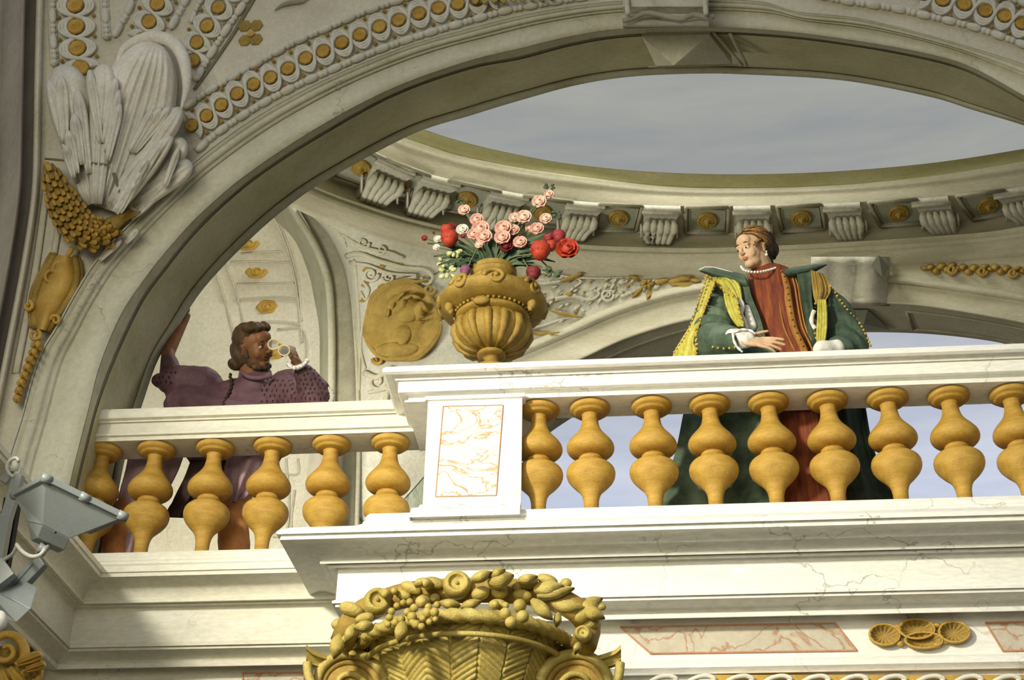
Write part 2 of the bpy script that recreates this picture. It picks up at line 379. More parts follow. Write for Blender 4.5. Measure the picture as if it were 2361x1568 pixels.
bm = new(); loft(bm, [Prow(lerp_c(A_C, G_C, 0.88, NA), 0.09), Prow(g, 0.13), Prow(gb(0.035), 0.13)]); struct('trim_3', bm, M['groove'])
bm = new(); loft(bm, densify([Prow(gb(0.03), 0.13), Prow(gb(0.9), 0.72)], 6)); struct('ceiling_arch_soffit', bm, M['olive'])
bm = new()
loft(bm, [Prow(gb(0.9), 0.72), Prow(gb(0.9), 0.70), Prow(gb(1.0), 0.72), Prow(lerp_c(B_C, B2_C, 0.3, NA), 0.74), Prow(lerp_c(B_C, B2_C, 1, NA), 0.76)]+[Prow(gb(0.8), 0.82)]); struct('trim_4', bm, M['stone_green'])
# body of the wall above the arch: big slab from the outer edge outwards, and its back
def outwards(k):
    pp = spl(V2(W_C), NA); return [Vector((1250+(p.x-1250)*k, 1150+(p.y-1150)*k)) for p in pp]
bm = new()
loft(bm, densify([Prow(spl(V2(W_C), NA), 0.0), Prow(outwards(1.9), 0.0)], 6))
struct('wall_front', bm, M['band'])
bm = new()
loft(bm, [Prow(gb(0.8), 0.82), Prow(outwards(1.25), 0.82), Prow(outwards(1.9), 0.82), Prow(outwards(1.9), 0.0)])
struct('wall_front_rear', bm, M['olive'])
# ---------------------------------------------------------------- raised pyramid block and keystone on the arch soffit
bm = new()
q = [P(1480, 84, 0.09), P(1635, 80, 0.09), P(1688, 148, 0.45), P(1512, 152, 0.45)]
apex = P(1552, 133, 0.2)+Vector((0, 0, -0.07))
vs_ = [bm.verts.new(p) for p in q]; va = bm.verts.new(apex)
for i in range(4): bm.faces.new((vs_[i], vs_[(i+1) % 4], va))
up_ = [bm.verts.new(p+Vector((0, 0, 0.10))) for p in q]
for i in range(4): bm.faces.new((vs_[i], vs_[(i+1) % 4], up_[(i+1) % 4], up_[i]))
o = obj('pyramid_boss', bm, M['stone'], None, False, origin=q[0], label='faceted diamond point block on the arch soffit below the keystone', cat='relief block')
bm = new()
for a, b_, w in (((1455, 77), (1648, 74), 3), ((1645, 76), (1712, 152), 5), ((1683, 78), (1722, 152), 6), ((1495, 155), (1702, 151), 3)):
    n_ = 6; pts = [P(a[0]+(b_[0]-a[0])*i/5, a[1]+(b_[1]-a[1])*i/5, 0.09+0.36*(a[1]+(b_[1]-a[1])*i/5-76)/76)+Vector((0, 0, 0.005)) for i in range(n_)]
    tube(bm, pts, w*0.0022, 6)
struct('trim_5', bm, M['stone_green'])
# keystone at the crown
ks = thing('keystone', 'scrolled pale keystone at the crown of the great arch', 'keystone', P(1530, 55, -0.1))
bm = new()
prof = [(-40, -0.34), (-10, -0.33), (15, -0.30), (32, -0.22), (44, -0.20), (52, -0.24), (58, -0.22), (62, -0.12), (60, 0.0)]
rows = []
for k in range(9):
    u = k/8; x = 1436+(1634-1436)*u
    rows.append([P(x+(0 if abs(u-.5) > .3 else 0), y, yy+0.05*cos(u*2*pi*2)*0.25) for y, yy in prof])
rows = [[P(p0, y, 0.02) for (y, yy), p0 in zip(prof, [1436]*9)]]+rows+[[P(1634, y, 0.02) for y, yy in prof]]
loft(bm, rows); sharp(obj('block', bm, M['relief'], ks))
bm = new()
for x in (1446, 1626):
    bm = new(); ptube(bm, [(x, -30), (x, 10), (x+2, 34)], -0.33, 6, 8); obj('fluting', bm, M['relief'], ks)
bm = new()
bm = new(); ptube(bm, [(1436, 48), (1460, 42), (1490, 30), (1530, 36), (1570, 44), (1600, 34), (1628, 40), (1646, 38)], -0.28, 6, 30)
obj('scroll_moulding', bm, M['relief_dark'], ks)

# ================================================================ ENTABLATURE AND BALUSTRADES
XR = 3.2
def zr(y, Y, x=1700): return zat(x, y, Y)
def prof_px(lst, xref):  # (out, pixel y) relative to base plane Yb -> (out, z)
    return lambda Yb: [(o_, zat(xref, y, Yb-o_)) for o_, y in lst]
YR, YL = 0.0, 0.36      # baluster axes of the right and the left balustrade
# left end of the ressaut
xa = P(893, 1340, YR-0.26).x
xrail = P(988, 880, YR-0.17).x
# --- right handrail
def sweep_obj(name, path, prof, mat, **tg):
    bm = new(); sweep(bm, path, prof); o = obj(name, bm, mat, None, False, **tg); sharp(o, 40); return o
pr = prof_px([(-0.13, 948), (0.12, 901.5), (0.135, 901), (0.135, 897), (0.12, 896), (0.115, 890), (0.13, 883), (0.165, 879), (0.17, 877), (0.17, 850), (0.185, 849), (0.19, 845), (0.19, 841), (0.20, 840), (0.205, 836), (0.235, 834), (0.25, 828), (0.25, 821), (0.235, 816)], 1700)(YR)
zt = pr[-1][1]; pr[0] = (-0.12, pr[1][1])
pr = [(-0.12, zt)]+pr+[(-0.12, zt)]
Z_RT = zt; Z_RS = pr[2][1]
o = sweep_obj('handrail', [(XR, YR), (xrail, YR), (xrail, YL+0.10)], pr, M['white'], label='long white moulded handrail over the right balustrade', cat='handrail')
# --- left handrail
pl = prof_px([(0.10, 1007), (0.12, 1006), (0.12, 996), (0.14, 993), (0.14, 988), (0.13, 986), (0.125, 964), (0.14, 963), (0.14, 959), (0.15, 957), (0.165, 953), (0.17, 945), (0.17, 938), (0.155, 932)], 600)(YL)
Z_LT = pl[-1][1]; Z_LS = pl[0][1]
pl = [(-0.13, Z_LT), (-0.13, Z_LS)]+pl+[(-0.13, Z_LT)]
xl0 = P(203, 960, YL-0.15).x
bm = new(); sweep(bm, [(xrail+0.2, YL), (xl0, YL), (xl0, YL+0.15)], pl)
o = obj('handrail', bm, M['ivory'], None, False, label='shorter cream moulded handrail under the man in purple', cat='handrail'); sharp(o, 40)
# --- pedestal
x0, x1 = P(983, 1000, YR-0.16).x, P(1203, 1000, YR-0.16).x
zb = zat(1100, 1168, YR-0.16); ztp = Z_RS+0.004
ped = thing('pedestal', 'white square pier with a pink marble panel between the two balustrades', 'pedestal', ((x0+x1)/2, YR, zb-0.03))
bm = new(); box(bm, ((x0+x1)/2, YR-0.148, (zb-0.05+ztp)/2), (x1-x0, 0.024, ztp-zb+0.05)); box(bm, ((x0+x1)/2-.045, YR+0.13, (zb-0.05+ztp)/2), (x1-x0-.09, 0.56, ztp-zb+0.05)); obj('block', bm, M['white'], ped, False)
bm = new(); box(bm, ((x0+x1)/2, YR+0.13, ztp-0.012), (x1-x0+0.03, 0.61, 0.022)); obj('necking', bm, M['white'], ped, False)
c4 = [P(1022, 937, YR-0.163), P(1160, 934, YR-0.163), P(1144, 1142, YR-0.163), P(1004, 1145, YR-0.163)]
bm = new(); v = [bm.verts.new(p) for p in c4]; f = bm.faces.new(v); r_ = bmesh.ops.extrude_face_region(bm, geom=[f]); bmesh.ops.translate(bm, verts=[e for e in r_['geom'] if isinstance(e, bmesh.types.BMVert)], vec=(0, 0.01, 0))
obj('marble_panel', bm, M['marble'], ped, False, label='panel of white marble with rusty pink veins')
bm = new()
for i in range(4): tube(bm, [c4[i]+Vector((0, -.001, 0)), c4[(i+1) % 4]+Vector((0, -.001, 0))], 0.003, 6)
obj('panel_border', bm, M['marble_edge'], ped, False)
bm = new()
sweep(bm, [(x1+0.0, YR-0.16), (x0, YR-0.16), (x0, YL)], [(0, zb+0.02), (0.012, zb+0.015), (0.02, zb-0.005), (0.05, zb-0.022), (0.055, zb-0.05), (0.06, zb-0.08)]); obj('base_moulding', bm, M['white'], ped)

# --- right plinth and cornice (projecting)
pc = [(-0.16, 1161), (0.14, 1161), (0.15, 1164), (0.16, 1170), (0.155, 1177), (0.17, 1180), (0.17, 1184), (0.20, 1188), (0.47, 1188.5), (0.52, 1193), (0.53, 1197), (0.53, 1203), (0.51, 1204.5), (0.51, 1209), (0.515, 1217), (0.50, 1219), (0.46, 1222), (0.42, 1231), (0.37, 1247), (0.34, 1262), (0.325, 1268), (0.34, 1270), (0.34, 1276), (0.30, 1277), (0.31, 1281), (0.305, 1284), (0.27, 1286), (0.26, 1290), (0.26, 1362), (0.275, 1364), (0.275, 1370), (0.26, 1371), (0.26, 1379), (0.25, 1380), (0.20, 1392), (0.16, 1402), (0.145, 1409), (0.16, 1412), (0.16, 1422), (0.05, 1424), (0.05, 1519), (0.07, 1521), (0.10, 1527), (0.105, 1537), (0.085, 1547), (0.08, 1552), (0.04, 1555), (0.04, 1640)]
pcz = prof_px(pc, 1700)(YR)
pcz[0] = (-0.16, pcz[1][1])
Z_RB = pcz[1][1]
bm = new(); sweep(bm, [(XR, YR), (xa, YR), (xa, YL+0.02)], pcz); o = struct('trim_6', bm, M['white'], False); sharp(o, 40)
# --- left plinth and cornice, running on along the side wall towards the viewer
lc = [(-0.12, 1262), (0.13, 1266), (0.14, 1269), (0.14, 1275), (0.15, 1278), (0.15, 1284), (0.165, 1287), (0.165, 1293), (0.27, 1296), (0.28, 1299), (0.28, 1311), (0.27, 1313), (0.27, 1322), (0.26, 1325), (0.22, 1332), (0.18, 1346), (0.15, 1362), (0.14, 1375), (0.155, 1377), (0.155, 1383), (0.12, 1386), (0.12, 1390), (0.09, 1393), (0.08, 1397), (0.08, 1476), (0.095, 1478), (0.095, 1485), (0.08, 1486), (0.08, 1493), (0.04, 1503), (0.0, 1515), (-0.01, 1521), (0.005, 1523), (0.005, 1534), (-0.10, 1536), (-0.10, 1640)]
lcz = prof_px(lc, 600)(YL); lcz[0] = (-0.12, lcz[1][1])
Z_LB = lcz[1][1]
xc_ = P(168, 1440, YL-0.08).x-0.08
bm = new(); sweep(bm, [(xa+0.3, YL), (xc_, YL), (xc_, YL-3.2)], [q for q in lcz])
# the side run turns towards the viewer: outward is then to the right
bm.free()
bm = new()
rows = []
zside = lcz[9][1]
for o_, z in lcz:
    zz = min(z, zside)
    rows.append([Vector((xa+0.3, YL-o_, z)), Vector((xc_+o_, YL-o_, z)), Vector((xc_+o_, YL-o_-0.001, zz)), Vector((xc_+o_, YL-3.4, zz))])
loft(bm, rows); o = struct('trim_7', bm, M['ivory'], False); sharp(o, 40)
# panels on the friezes
def quad_panel(name, pix, Y, mat, border=None, **tg):
    c = [P(x, y, Y) for x, y in pix]; bm = new(); v = [bm.verts.new(p) for p in c]; f = bm.faces.new(v)
    r_ = bmesh.ops.extrude_face_region(bm, geom=[f]); bmesh.ops.translate(bm, verts=[e for e in r_['geom'] if isinstance(e, bmesh.types.BMVert)], vec=(0, 0.02, 0))
    t = thing(name, tg['label'], tg['cat'], c[0], tg.get('group')); obj('slab', bm, mat, t, False)
    bm = new()
    for i in range(len(c)): tube(bm, [c[i]+Vector((0, -.002, 0)), c[(i+1) % len(c)]+Vector((0, -.002, 0))], 0.005, 6)
    obj('border', bm, M['marble_edge'] if border is None else border, t, False); return t
Yfz = YR-0.05
quad_panel('marble_panel', [(1430, 1446), (1925, 1437), (1975, 1500), (1500, 1507)], Yfz-0.004, M['marble_dull'], label='long dull pink marble panel in the frieze right of the gilt basket', cat='panel')
quad_panel('marble_panel', [(2272, 1436), (2420, 1433), (2420, 1499), (2312, 1501)], Yfz-0.004, M['marble_dull'], label='pink marble panel cut off by the right edge of the picture', cat='panel')
quad_panel('marble_panel', [(560, 1552), (700, 1551), (700, 1600), (560, 1600)], YL+0.096, M['marble_dull'], label='reddish marble panel at the bottom, left of the gilt basket', cat='panel')
# ---------------------------------------------------------------- balusters
BP = [(0, .040), (.06, .040), (.105, .043), (.145, .058), (.185, .097), (.218, .124), (.25, .134), (.28, .128), (.303, .105), (.318, .072), (.324, .05)]
BC = [(.318, .048), (.326, .062), (.337, .067), (.348, .062), (.362, .045)]
BU = [(.352, .045), (.357, .085), (.372, .116), (.396, .131), (.424, .127), (.456, .104), (.488, .076), (.522, .055), (.56, .046), (.595, .045), (.612, .055)]
BK = [(.602, .05), (.606, .08), (.611, .090), (.617, .092), (.621, .102), (.628, .112), (.641, .114), (.653, .108), (.655, .06)]
def baluster(name, label, x, y, zbot, H, wf, group):
    t = thing(name, label, 'baluster', (x, y, zbot), group)
    k = H/.655
    for nm, pf, n in (('lower_bulb', BP, 34), ('collar', BC, 12), ('upper_bulb', BU, 34), ('cap', BK, 24)):
        bm = new(); lathe(bm, [(z*k+zbot, max(r, 0.001)*wf) for z, r in smoothprof(pf, n)], (x, y, 0), 36)
        obj(nm, bm, M['gold_balu'], t)
    return t
rx = [1243, 1360, 1502, 1636, 1771, 1907, 2046, 2187, 2330]
HR = Z_RS-Z_RB; HL = Z_LS-Z_LB
names = ['first', 'second', 'third', 'fourth', 'fifth', 'sixth', 'seventh', 'eighth', 'ninth']
xtra = ['half hidden behind the marble pier', 'in front of plain blue sky', 'in front of the sky beside the green cloak', 'in front of the green cloak', 'between green cloak and rust skirt', 'in front of the rust skirt edge', 'at the dark right edge of the cloak', 'in front of sky at the far right', 'cut by the right edge of the picture']
b0 = None
for i, x in enumerate(rx):
    X = P(x, 935-(x-1300)*0.021, YR).x
    lab = f'{names[i]} gilded baluster of the right balustrade, {xtra[i]}'
    if b0 is None: b0 = baluster('baluster', lab, X, YR, Z_RB, HR, 1.0, 'gilded balusters of the right balustrade')
    else: dup(b0, (X, YR, Z_RB), lab)
lx = [240, 362, 497, 629, 764, 900]
xtl = ['shaded beside the arch, above the floodlight', 'in front of the purple robe', 'in front of the dark robe folds', 'beside the orange leg and cream panel', 'in front of the grey pier', 'nearest the marble pier']
b1 = None
for i, x in enumerate(lx):
    X = P(x, 1035, YL).x
    lab = f'{names[i]} gilded baluster of the left balustrade, {xtl[i]}'
    if b1 is None: b1 = baluster('baluster', lab, X, YL, Z_LB, HL, 1.0, 'gilded balusters of the left balustrade')
    else: dup(b1, (X, YL, Z_LB), lab)

# ================================================================ DOMED SPACE BEHIND THE ARCH
XB = [650+i*(2520-650)/110 for i in range(111)]
R0 = [(560, 30), (700, 150), (880, 262), (975, 298), (1078, 330), (1205, 359), (1330, 380), (1500, 396), (1704, 402), (1929, 395), (2154, 375), (2361, 343), (2540, 308)]
R1 = [(560, 90), (700, 200), (880, 296), (975, 332), (1060, 359), (1205, 388), (1351, 409), (1525, 429), (1704, 434), (1929, 427), (2154, 405), (2361, 372), (2540, 336)]
R3 = [(560, 190), (700, 265), (800, 320), (878, 357), (969, 395), (1154, 438), (1307, 461), (1500, 473), (1704, 475), (1974, 466), (2190, 451), (2361, 430), (2540, 400)]
R4 = [(560, 310), (690, 378), (769, 417), (878, 455), (965, 478), (1114, 505), (1263, 527), (1435, 537), (1704, 541), (1952, 530), (2244, 510), (2361, 488), (2540, 455)]
R7 = [(560, 400), (640, 442), (682, 466), (769, 502), (951, 562), (1132, 600), (1351, 622), (1570, 629), (1794, 620), (2064, 606), (2361, 582), (2540, 560)]
def crv(c):
    s = spl(V2(c), 300); return [(p.x, p.y) for p in s]
R0s, R1s, R3s, R4s, R7s = map(crv, (R0, R1, R3, R4, R7))
def rz(c, z, dy=0.0): return [PZ(x, yinterp(c, x)+dy, z) for x in XB]
def mixc(c1, c2, t): return [(x, yinterp(c1, x)*(1-t)+yinterp(c2, x)*t) for x in XB]
YF = 3.3
z0 = zat(1704, 402, YF); z1 = zat(1704, 434, YF+0.10); z3 = zat(1704, 475, YF+0.08); 
z2 = zat(1704, 455, YF+0.08)
Y4 = PZ(1704, 541, z3).y
z7 = zat(1704, 624, Y4-0.12)
bm = new(); loft(bm, [[p+Vector((0, 0.5, 0.35)) for p in rz(R0s, z0)], rz(R0s, z0)]+[rz(mixc(R0s, R1s, t), z0+(z1-z0)*(t**1.4)) for t in (0.08, 0.14, 0.3, 0.5, 0.75, 0.9, 1.0)])
struct('ceiling_oculus_rim', bm, M['vault_olive'])
bm = new(); 
R2a = mixc(R1s, R3s, 0.42)
rows = []
for t, dz in ((0, 0), (0.1, 0.03), (0.2, 0.0), (0.28, 0.05), (0.38, 0.02), (0.45, 0.0)):
    c = mixc(R1s, R3s, t); z = z1+(z3-z1)*t; rows.append([p+Vector((0, -dz*0.6, 0)) for p in rz(c, z)])
rows += [rz(mixc(R1s, R3s, 0.5), z1+(z3-z1)*0.5), rz(mixc(R1s, R3s, 0.97), z3+0.005), rz(R3s, z3)]
loft(bm, rows); struct('ceiling_corona', bm, M['vault'])
bm = new(); loft(bm, densify([rz(R3s, z3), rz(R4s, z3)], 3)); struct('ceiling_cornice_soffit', bm, M['vault'])
bm = new()
rows = []
for t, o_ in ((0, 0), (0.12, 0.0), (0.3, -0.01), (0.45, -0.05), (0.5, -0.09), (0.54, -0.10), (0.56, -0.05), (0.6, -0.045), (0.63, -0.07), (0.66, -0.03), (1.0, 0.0), (1.0, 0.12)):
    c = mixc(R4s, R7s, t); z = z3+(z7-z3)*min(1, t); rows.append([p+Vector((0, o_, 0)) for p in rz(c, z)])
loft(bm, rows); struct('wall_drum', bm, M['vault'])
# coffers with rosettes and scrolled modillions on the cornice soffit
def band_pt(x, t, dz=0.0):   # t 0 near edge .. 1 wall; slanted towards the vault centre
    return PZ(x, yinterp(R3s, x)*(1-t)+yinterp(R4s, x)*t, z3+dz)
cof = [(830, 46, -46), (918, 52, -50), (1075, 60, -46), (1248, 56, -36), (1425, 50, -16), (1630, 50, -2), (1848, 52, 12), (2072, 56, 30), (2279, 56, 40), (2440, 50, 44)]
cnames = ['farthest left, half hidden by the arch', 'second from the left', 'above the left flowers', 'behind the top pink blossom', 'right of the bouquet', 'midway between bouquet and woman', 'above the right of the woman', 'second to the right of the woman', 'third to the right of the woman', 'at the right picture edge']
for i, (xc, hw, sl) in enumerate(cof):
    yc = yinterp(R3s, xc)*.52+yinterp(R4s, xc)*.48
    base = band_pt(xc, 0.5)
    t = thing('coffer', 'grey green square coffer with gilt rosette, '+cnames[i], 'coffer', base, 'coffers under the oval cornice')
    bm = new()
    def pt(u, w, dz): return band_pt(xc+u*hw*0.98+(w-0.5)*sl*1.0, w, dz)
    for a_, b_ in (((-1, .04), (1, .04)), ((1, .04), (1, .93)), ((1, .93), (-1, .93)), ((-1, .93), (-1, .04))):
        tube(bm, [pt(a_[0], a_[1], -0.02), pt(b_[0], b_[1], -0.02)], 0.018, 6)
        tube(bm, [pt(a_[0]*.84, .5+(a_[1]-.5)*.82, -0.01), pt(b_[0]*.84, .5+(b_[1]-.5)*.82, -0.01)], 0.008, 6)
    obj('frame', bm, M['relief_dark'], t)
    bm = new(); v1 = [pt(u, w, -0.006) for u, w in ((-.98, .05), (.98, .05), (.98, .92), (-.98, .92))]
    vv = [bm.verts.new(p) for p in v1]; vw = [bm.verts.new(p+Vector((0, 0, 0.02))) for p in v1]; bm.faces.new(vv); bm.faces.new(vw[::-1])
    for k in range(4): bm.faces.new((vv[k], vv[(k+1) % 4], vw[(k+1) % 4], vw[k]))
    obj('panel', bm, M['coffer'], t, False)
    bm = new(); c = pt(0, .46, 0); s = pxs(xc, yc, c.y)*24
    rows = []
    for rr, h in ((1, 0.006), (1, .02), (.9, .03), (.78, .034), (.7, .018), (.6, .03), (.5, .034), (.42, .022), (.3, .036), (.16, .045), (.1, .07), (0.001, .075)):
        rows.append([c+Vector((cos(a)*s*rr, sin(a)*s*rr*1.25, -h)) for a in [2*pi*k/24 for k in range(24)]])
    loft(bm, rows, closed=True); obj('rosette', bm, M['gold_dark'], t)
mod = [(885, -64), (990, -62), (1150, -56), (1332, -42), (1520, -12), (1735, 4), (1950, 22), (2160, 36), (2352, 44)]
mnames = ['nearest the arch on the left', 'second from the left', 'behind the left pink blossoms', 'behind the right red tulips', 'left of the woman, second from her head', 'just above the head of the woman', 'first to the right of the woman', 'second to the right of the woman', 'at the right edge of the picture']
for i, (xc, sl) in enumerate(mod):
    base = band_pt(xc, 0.5)
    t = thing('modillion', 'scrolled plaster bracket with acanthus leaf, '+mnames[i], 'bracket', base, 'modillions under the oval cornice')
    hw = 43
    HB = ((0.0, 0.0), (0.02, 0.05), (0.14, 0.055), (0.2, 0.035), (0.3, 0.04), (0.45, 0.06), (0.62, 0.09), (0.8, 0.12), (0.93, 0.12), (1.0, 0.08), (1.02, 0.0))
    bm = new(); rows = []
    for w, h in HB:
        rows.append([band_pt(xc+u*hw*(1 if w < .3 else .95-.2*w)+(w-.5)*sl, w, 0)+Vector((0, 0, -h)) for u in [-1+2*k/12 for k in range(13)]])
    rows = [rows[0]]+rows; hh = [0]+[h for w, h in HB]
    loft(bm, rows)
    for e in (0, -1): loft(bm, [[r[e] for r in rows], [r[e]+Vector((0, 0, h0)) for r, h0 in zip(rows, hh)]])
    obj('bracket_body', bm, M['relief'], t)
    for u in (-.72, -.36, 0, .36, .72):     # lobes of the acanthus leaf, curling over at the front
        bm = new()
        tube(bm, [band_pt(xc+u*hw*k_+(w-.5)*sl, w, 0)+Vector((0, 0, -h)) for w, h, k_ in ((.30, .07, .95), (.34, .115, 1.0), (.42, .135, 1.0), (.52, .13, .95), (.66, .135, .85), (.82, .15, .76), (.95, .13, .66), (1.0, .08, .6))], [.016, .034, .040, .034, .030, .028, .024, .010], 8)
        obj('leaf_lobe', bm, M['relief'], t)
    for s_ in (-1, 1):
        bm = new(); pp_ = []
        for k in range(22):
            an = k/21*2*pi*1.25; rr_ = .17*(1-k/26); pp_.append(band_pt(xc+s_*hw*.95+(.62-.5)*sl, .62+rr_*cos(an)*1.2, 0)+Vector((0, 0, -.075-rr_*sin(an)*.34)))
        tube(bm, pp_, .011, 6); obj('side_scroll', bm, M['relief'], t)
    bm = new()
    tube(bm, [band_pt(xc+u*hw*1.05+(.09-.5)*sl, .09, 0)+Vector((0, 0, -.05)) for u in (-1, -.3, .3, 1)], .018, 8)
    obj('roll', bm, M['relief'], t)

# ---------------------------------------------------------------- back wall: side niche arch, central arch, spandrels
YK = Y4-0.1
E_C = [(940, 905), (1000, 880), (1075, 848), (1169, 811), (1300, 757), (1400, 713), (1500, 679), (1570, 662), (1680, 648), (1800, 640), (1930, 635), (2042, 637), (2131, 645), (2361, 678), (2520, 712)]
F_C = [(1090, 985), (1150, 935), (1210, 896), (1270, 862), (1350, 824), (1435, 785), (1525, 755), (1600, 737), (1720, 718), (1850, 706), (1930, 701), (2000, 700), (2130, 706), (2361, 745), (2520, 785)]
S_C = [(1130, 1140), (1170, 1090), (1230, 1035), (1265, 1000), (1340, 950), (1450, 885), (1560, 835), (1700, 797), (1850, 776), (1930, 770), (2018, 766), (2153, 771), (2288, 787), (2361, 806), (2520, 850)]
NB = 90
def ef(t): return lerp_c(E_C, F_C, t, NB)
def fs(t): return lerp_c(F_C, S_C, t, NB)
bm = new(); loft(bm, [Prow(ef(t), YK+y) for t, y in ((-0.05, 0.05), (0, -0.07), (0.1, -0.09), (0.22, -0.08), (0.25, -0.03), (0.33, -0.04), (0.6, -0.03), (0.9, -0.04), (0.96, -0.06), (1.0, -0.05), (1.03, 0.03))]); struct('trim_8', bm, M['vault'])
bm = new(); loft(bm, densify([Prow(fs(0.0), YK), Prow(fs(1.0), YK+0.75)], 6)+[[p+Vector((0, .03, .1)) for p in Prow(fs(0.9), YK+0.78)]]); struct('ceiling_back_arch', bm, M['vault'])
bm = new()
for a, b_ in ((0.12, 0.9),):
    def fp(i, t): 
        p = fs(t)[i]; return P(p.x, p.y, YK+0.75*t)+Vector((0, 0, -0.012))
    for i0, i1 in ((63, 88), (12, 36), (38, 56)):
        top = [fp(i, .2) for i in range(i0, i1)]; bot = [fp(i, .82) for i in range(i0+1, i1)]
        tube(bm, top, .014, 6); tube(bm, bot, .014, 6); tube(bm, [top[0], bot[0]], .014, 6); tube(bm, [top[-1], bot[-1]], .014, 6)
struct('trim_9', bm, M['relief_dark'])
# diamond block on the back arch soffit
bm = new()
q = [P(1905, 716, YK+.1), P(2000, 714, YK+.1), P(2052, 760, YK+.6), P(1940, 762, YK+.6)]; ap = P(1990, 735, YK+.3)+Vector((0, 0, -.06))
v = [bm.verts.new(p) for p in q]; a = bm.verts.new(ap)
for i in range(4): bm.faces.new((v[i], v[(i+1) % 4], a))
bm.faces.new(v[::-1])
obj('pyramid_boss', bm, M['coffer'], None, False, origin=q[0], label='small faceted block on the back arch, right of the woman', cat='relief block')
# spandrel behind the urn
N2 = [(695, 469), (740, 500), (780, 560), (800, 620), (812, 680), (819, 760), (824, 850), (826, 930), (826, 1060), (822, 1250)]
N1 = [(679, 466), (717, 532), (748, 594), (767, 660), (771, 772), (771, 850), (770, 925), (768, 1060), (762, 1270)]
M1 = [(610, 470), (632, 504), (679, 554), (711, 629), (726, 697), (736, 760), (737, 851), (736, 925), (732, 1060), (722, 1270)]
def resm(c, n): return spl(V2(c), n)
n_ = 60
bm = new(); loft(bm, [Prow(resm(M1, n_), YK+.55), Prow([p.lerp(q, .35) for p, q in zip(resm(M1, n_), resm(N1, n_))], YK+.2), Prow([p.lerp(q, .75) for p, q in zip(resm(M1, n_), resm(N1, n_))], YK-.02)]); struct('trim_10', bm, M['stone_green'])
bm = new(); mid = [p.lerp(q, .82) for p, q in zip(resm(M1, n_), resm(N1, n_))]
tube(bm, Prow(mid, YK-.03), .035, 8); struct('trim_11', bm, M['stone'])
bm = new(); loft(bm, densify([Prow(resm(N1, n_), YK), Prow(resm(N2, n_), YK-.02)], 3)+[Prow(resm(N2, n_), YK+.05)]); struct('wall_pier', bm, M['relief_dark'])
bm = new(); tube(bm, Prow(resm(N2, n_), YK-.02), .02, 8); struct('trim_12', bm, M['vault'])
# spandrel surface between the pier, the drum and the central arch
top = [(690, 470), (740, 492), (800, 514), (951, 562), (1132, 600), (1351, 622), (1570, 629), (1680, 626)]
low = [(815, 1260), (824, 1000), (812, 700), (790, 590), (740, 500), (695, 472)][::-1]
lowp = low+[]
# left fan: from pier edge across to the arch
bm = new()
nn = 60
topr = []
for p in resm(top, nn):
    q = PZ(p.x, p.y, z7); topr.append(q+Vector((0, .06, 0)))
lowc = resm([(693, 474), (760, 545), (800, 640), (815, 760), (822, 900), (822, 1060), (830, 1200), (900, 1180), (1010, 1060), (1090, 960), (1120, 880), (1200, 800), (1350, 737), (1500, 681), (1600, 655), (1680, 645)], nn)
loft(bm, densify([topr, Prow(lowc, YK+.02)], 10)); struct('wall_spandrel', bm, M['relief'])
bm = new(); loft(bm, densify([Prow(resm([(826, 900), (826, 1020), (820, 1290)], 20), YK+.03), Prow(resm([(1150, 900), (1160, 1020), (1150, 1290)], 20), YK+.03)], 6)); struct('wall_marble', bm, M['marble_green'])
# right spandrel
bm = new()
topr = [PZ(p.x, p.y, z7)+Vector((0, .06, 0)) for p in resm([(1660, 627), (1794, 620), (2064, 606), (2361, 582), (2540, 560)], 40)]
loft(bm, densify([topr, Prow(resm([(1660, 652), (1800, 642), (2064, 640), (2361, 680), (2540, 716)], 40), YK+.02)], 4)); struct('wall_spandrel_right', bm, M['vault'])
# keystone console of the back arch
kb = thing('keystone', 'scrolled console keystone of the back arch, right of the woman', 'keystone', P(1970, 650, YK))
bm = new(); rows = []
for u in [k/8 for k in range(9)]:
    rows.append([P(1870+(2030-1870)*u+dx, y, YK+yy+.03*cos(u*6*pi)) for y, yy, dx in ((592, -.35, 0), (606, -.40, 0), (612, -.34, 2), (640, -.30, 0), (665, -.22, -4), (685, -.2, -6), (694, -.24, -6), (700, -.2, -4), (706, -.05, 0))])
rows = [[P(1870, y, YK) for y in (592, 606, 612, 640, 665, 685, 694, 700, 706)]]+rows+[[P(2052, y, YK) for y in (592, 606, 612, 640, 665, 685, 694, 700, 706)]]
loft(bm, rows); obj('block', bm, M['relief'], kb)
bm = new()
v = [bm.verts.new(p) for p in (P(2026, 588, YK-.42), P(2052, 615, YK-.2), P(2035, 640, YK-.36), P(2008, 612, YK-.42), P(2040, 615, YK))]
for f in ((0, 1, 2), (0, 2, 3), (0, 3, 4), (0, 4, 1), (1, 4, 2), (2, 4, 3)): bm.faces.new([v[i] for i in f])
obj('corner_horn', bm, M['coffer'], kb, False)
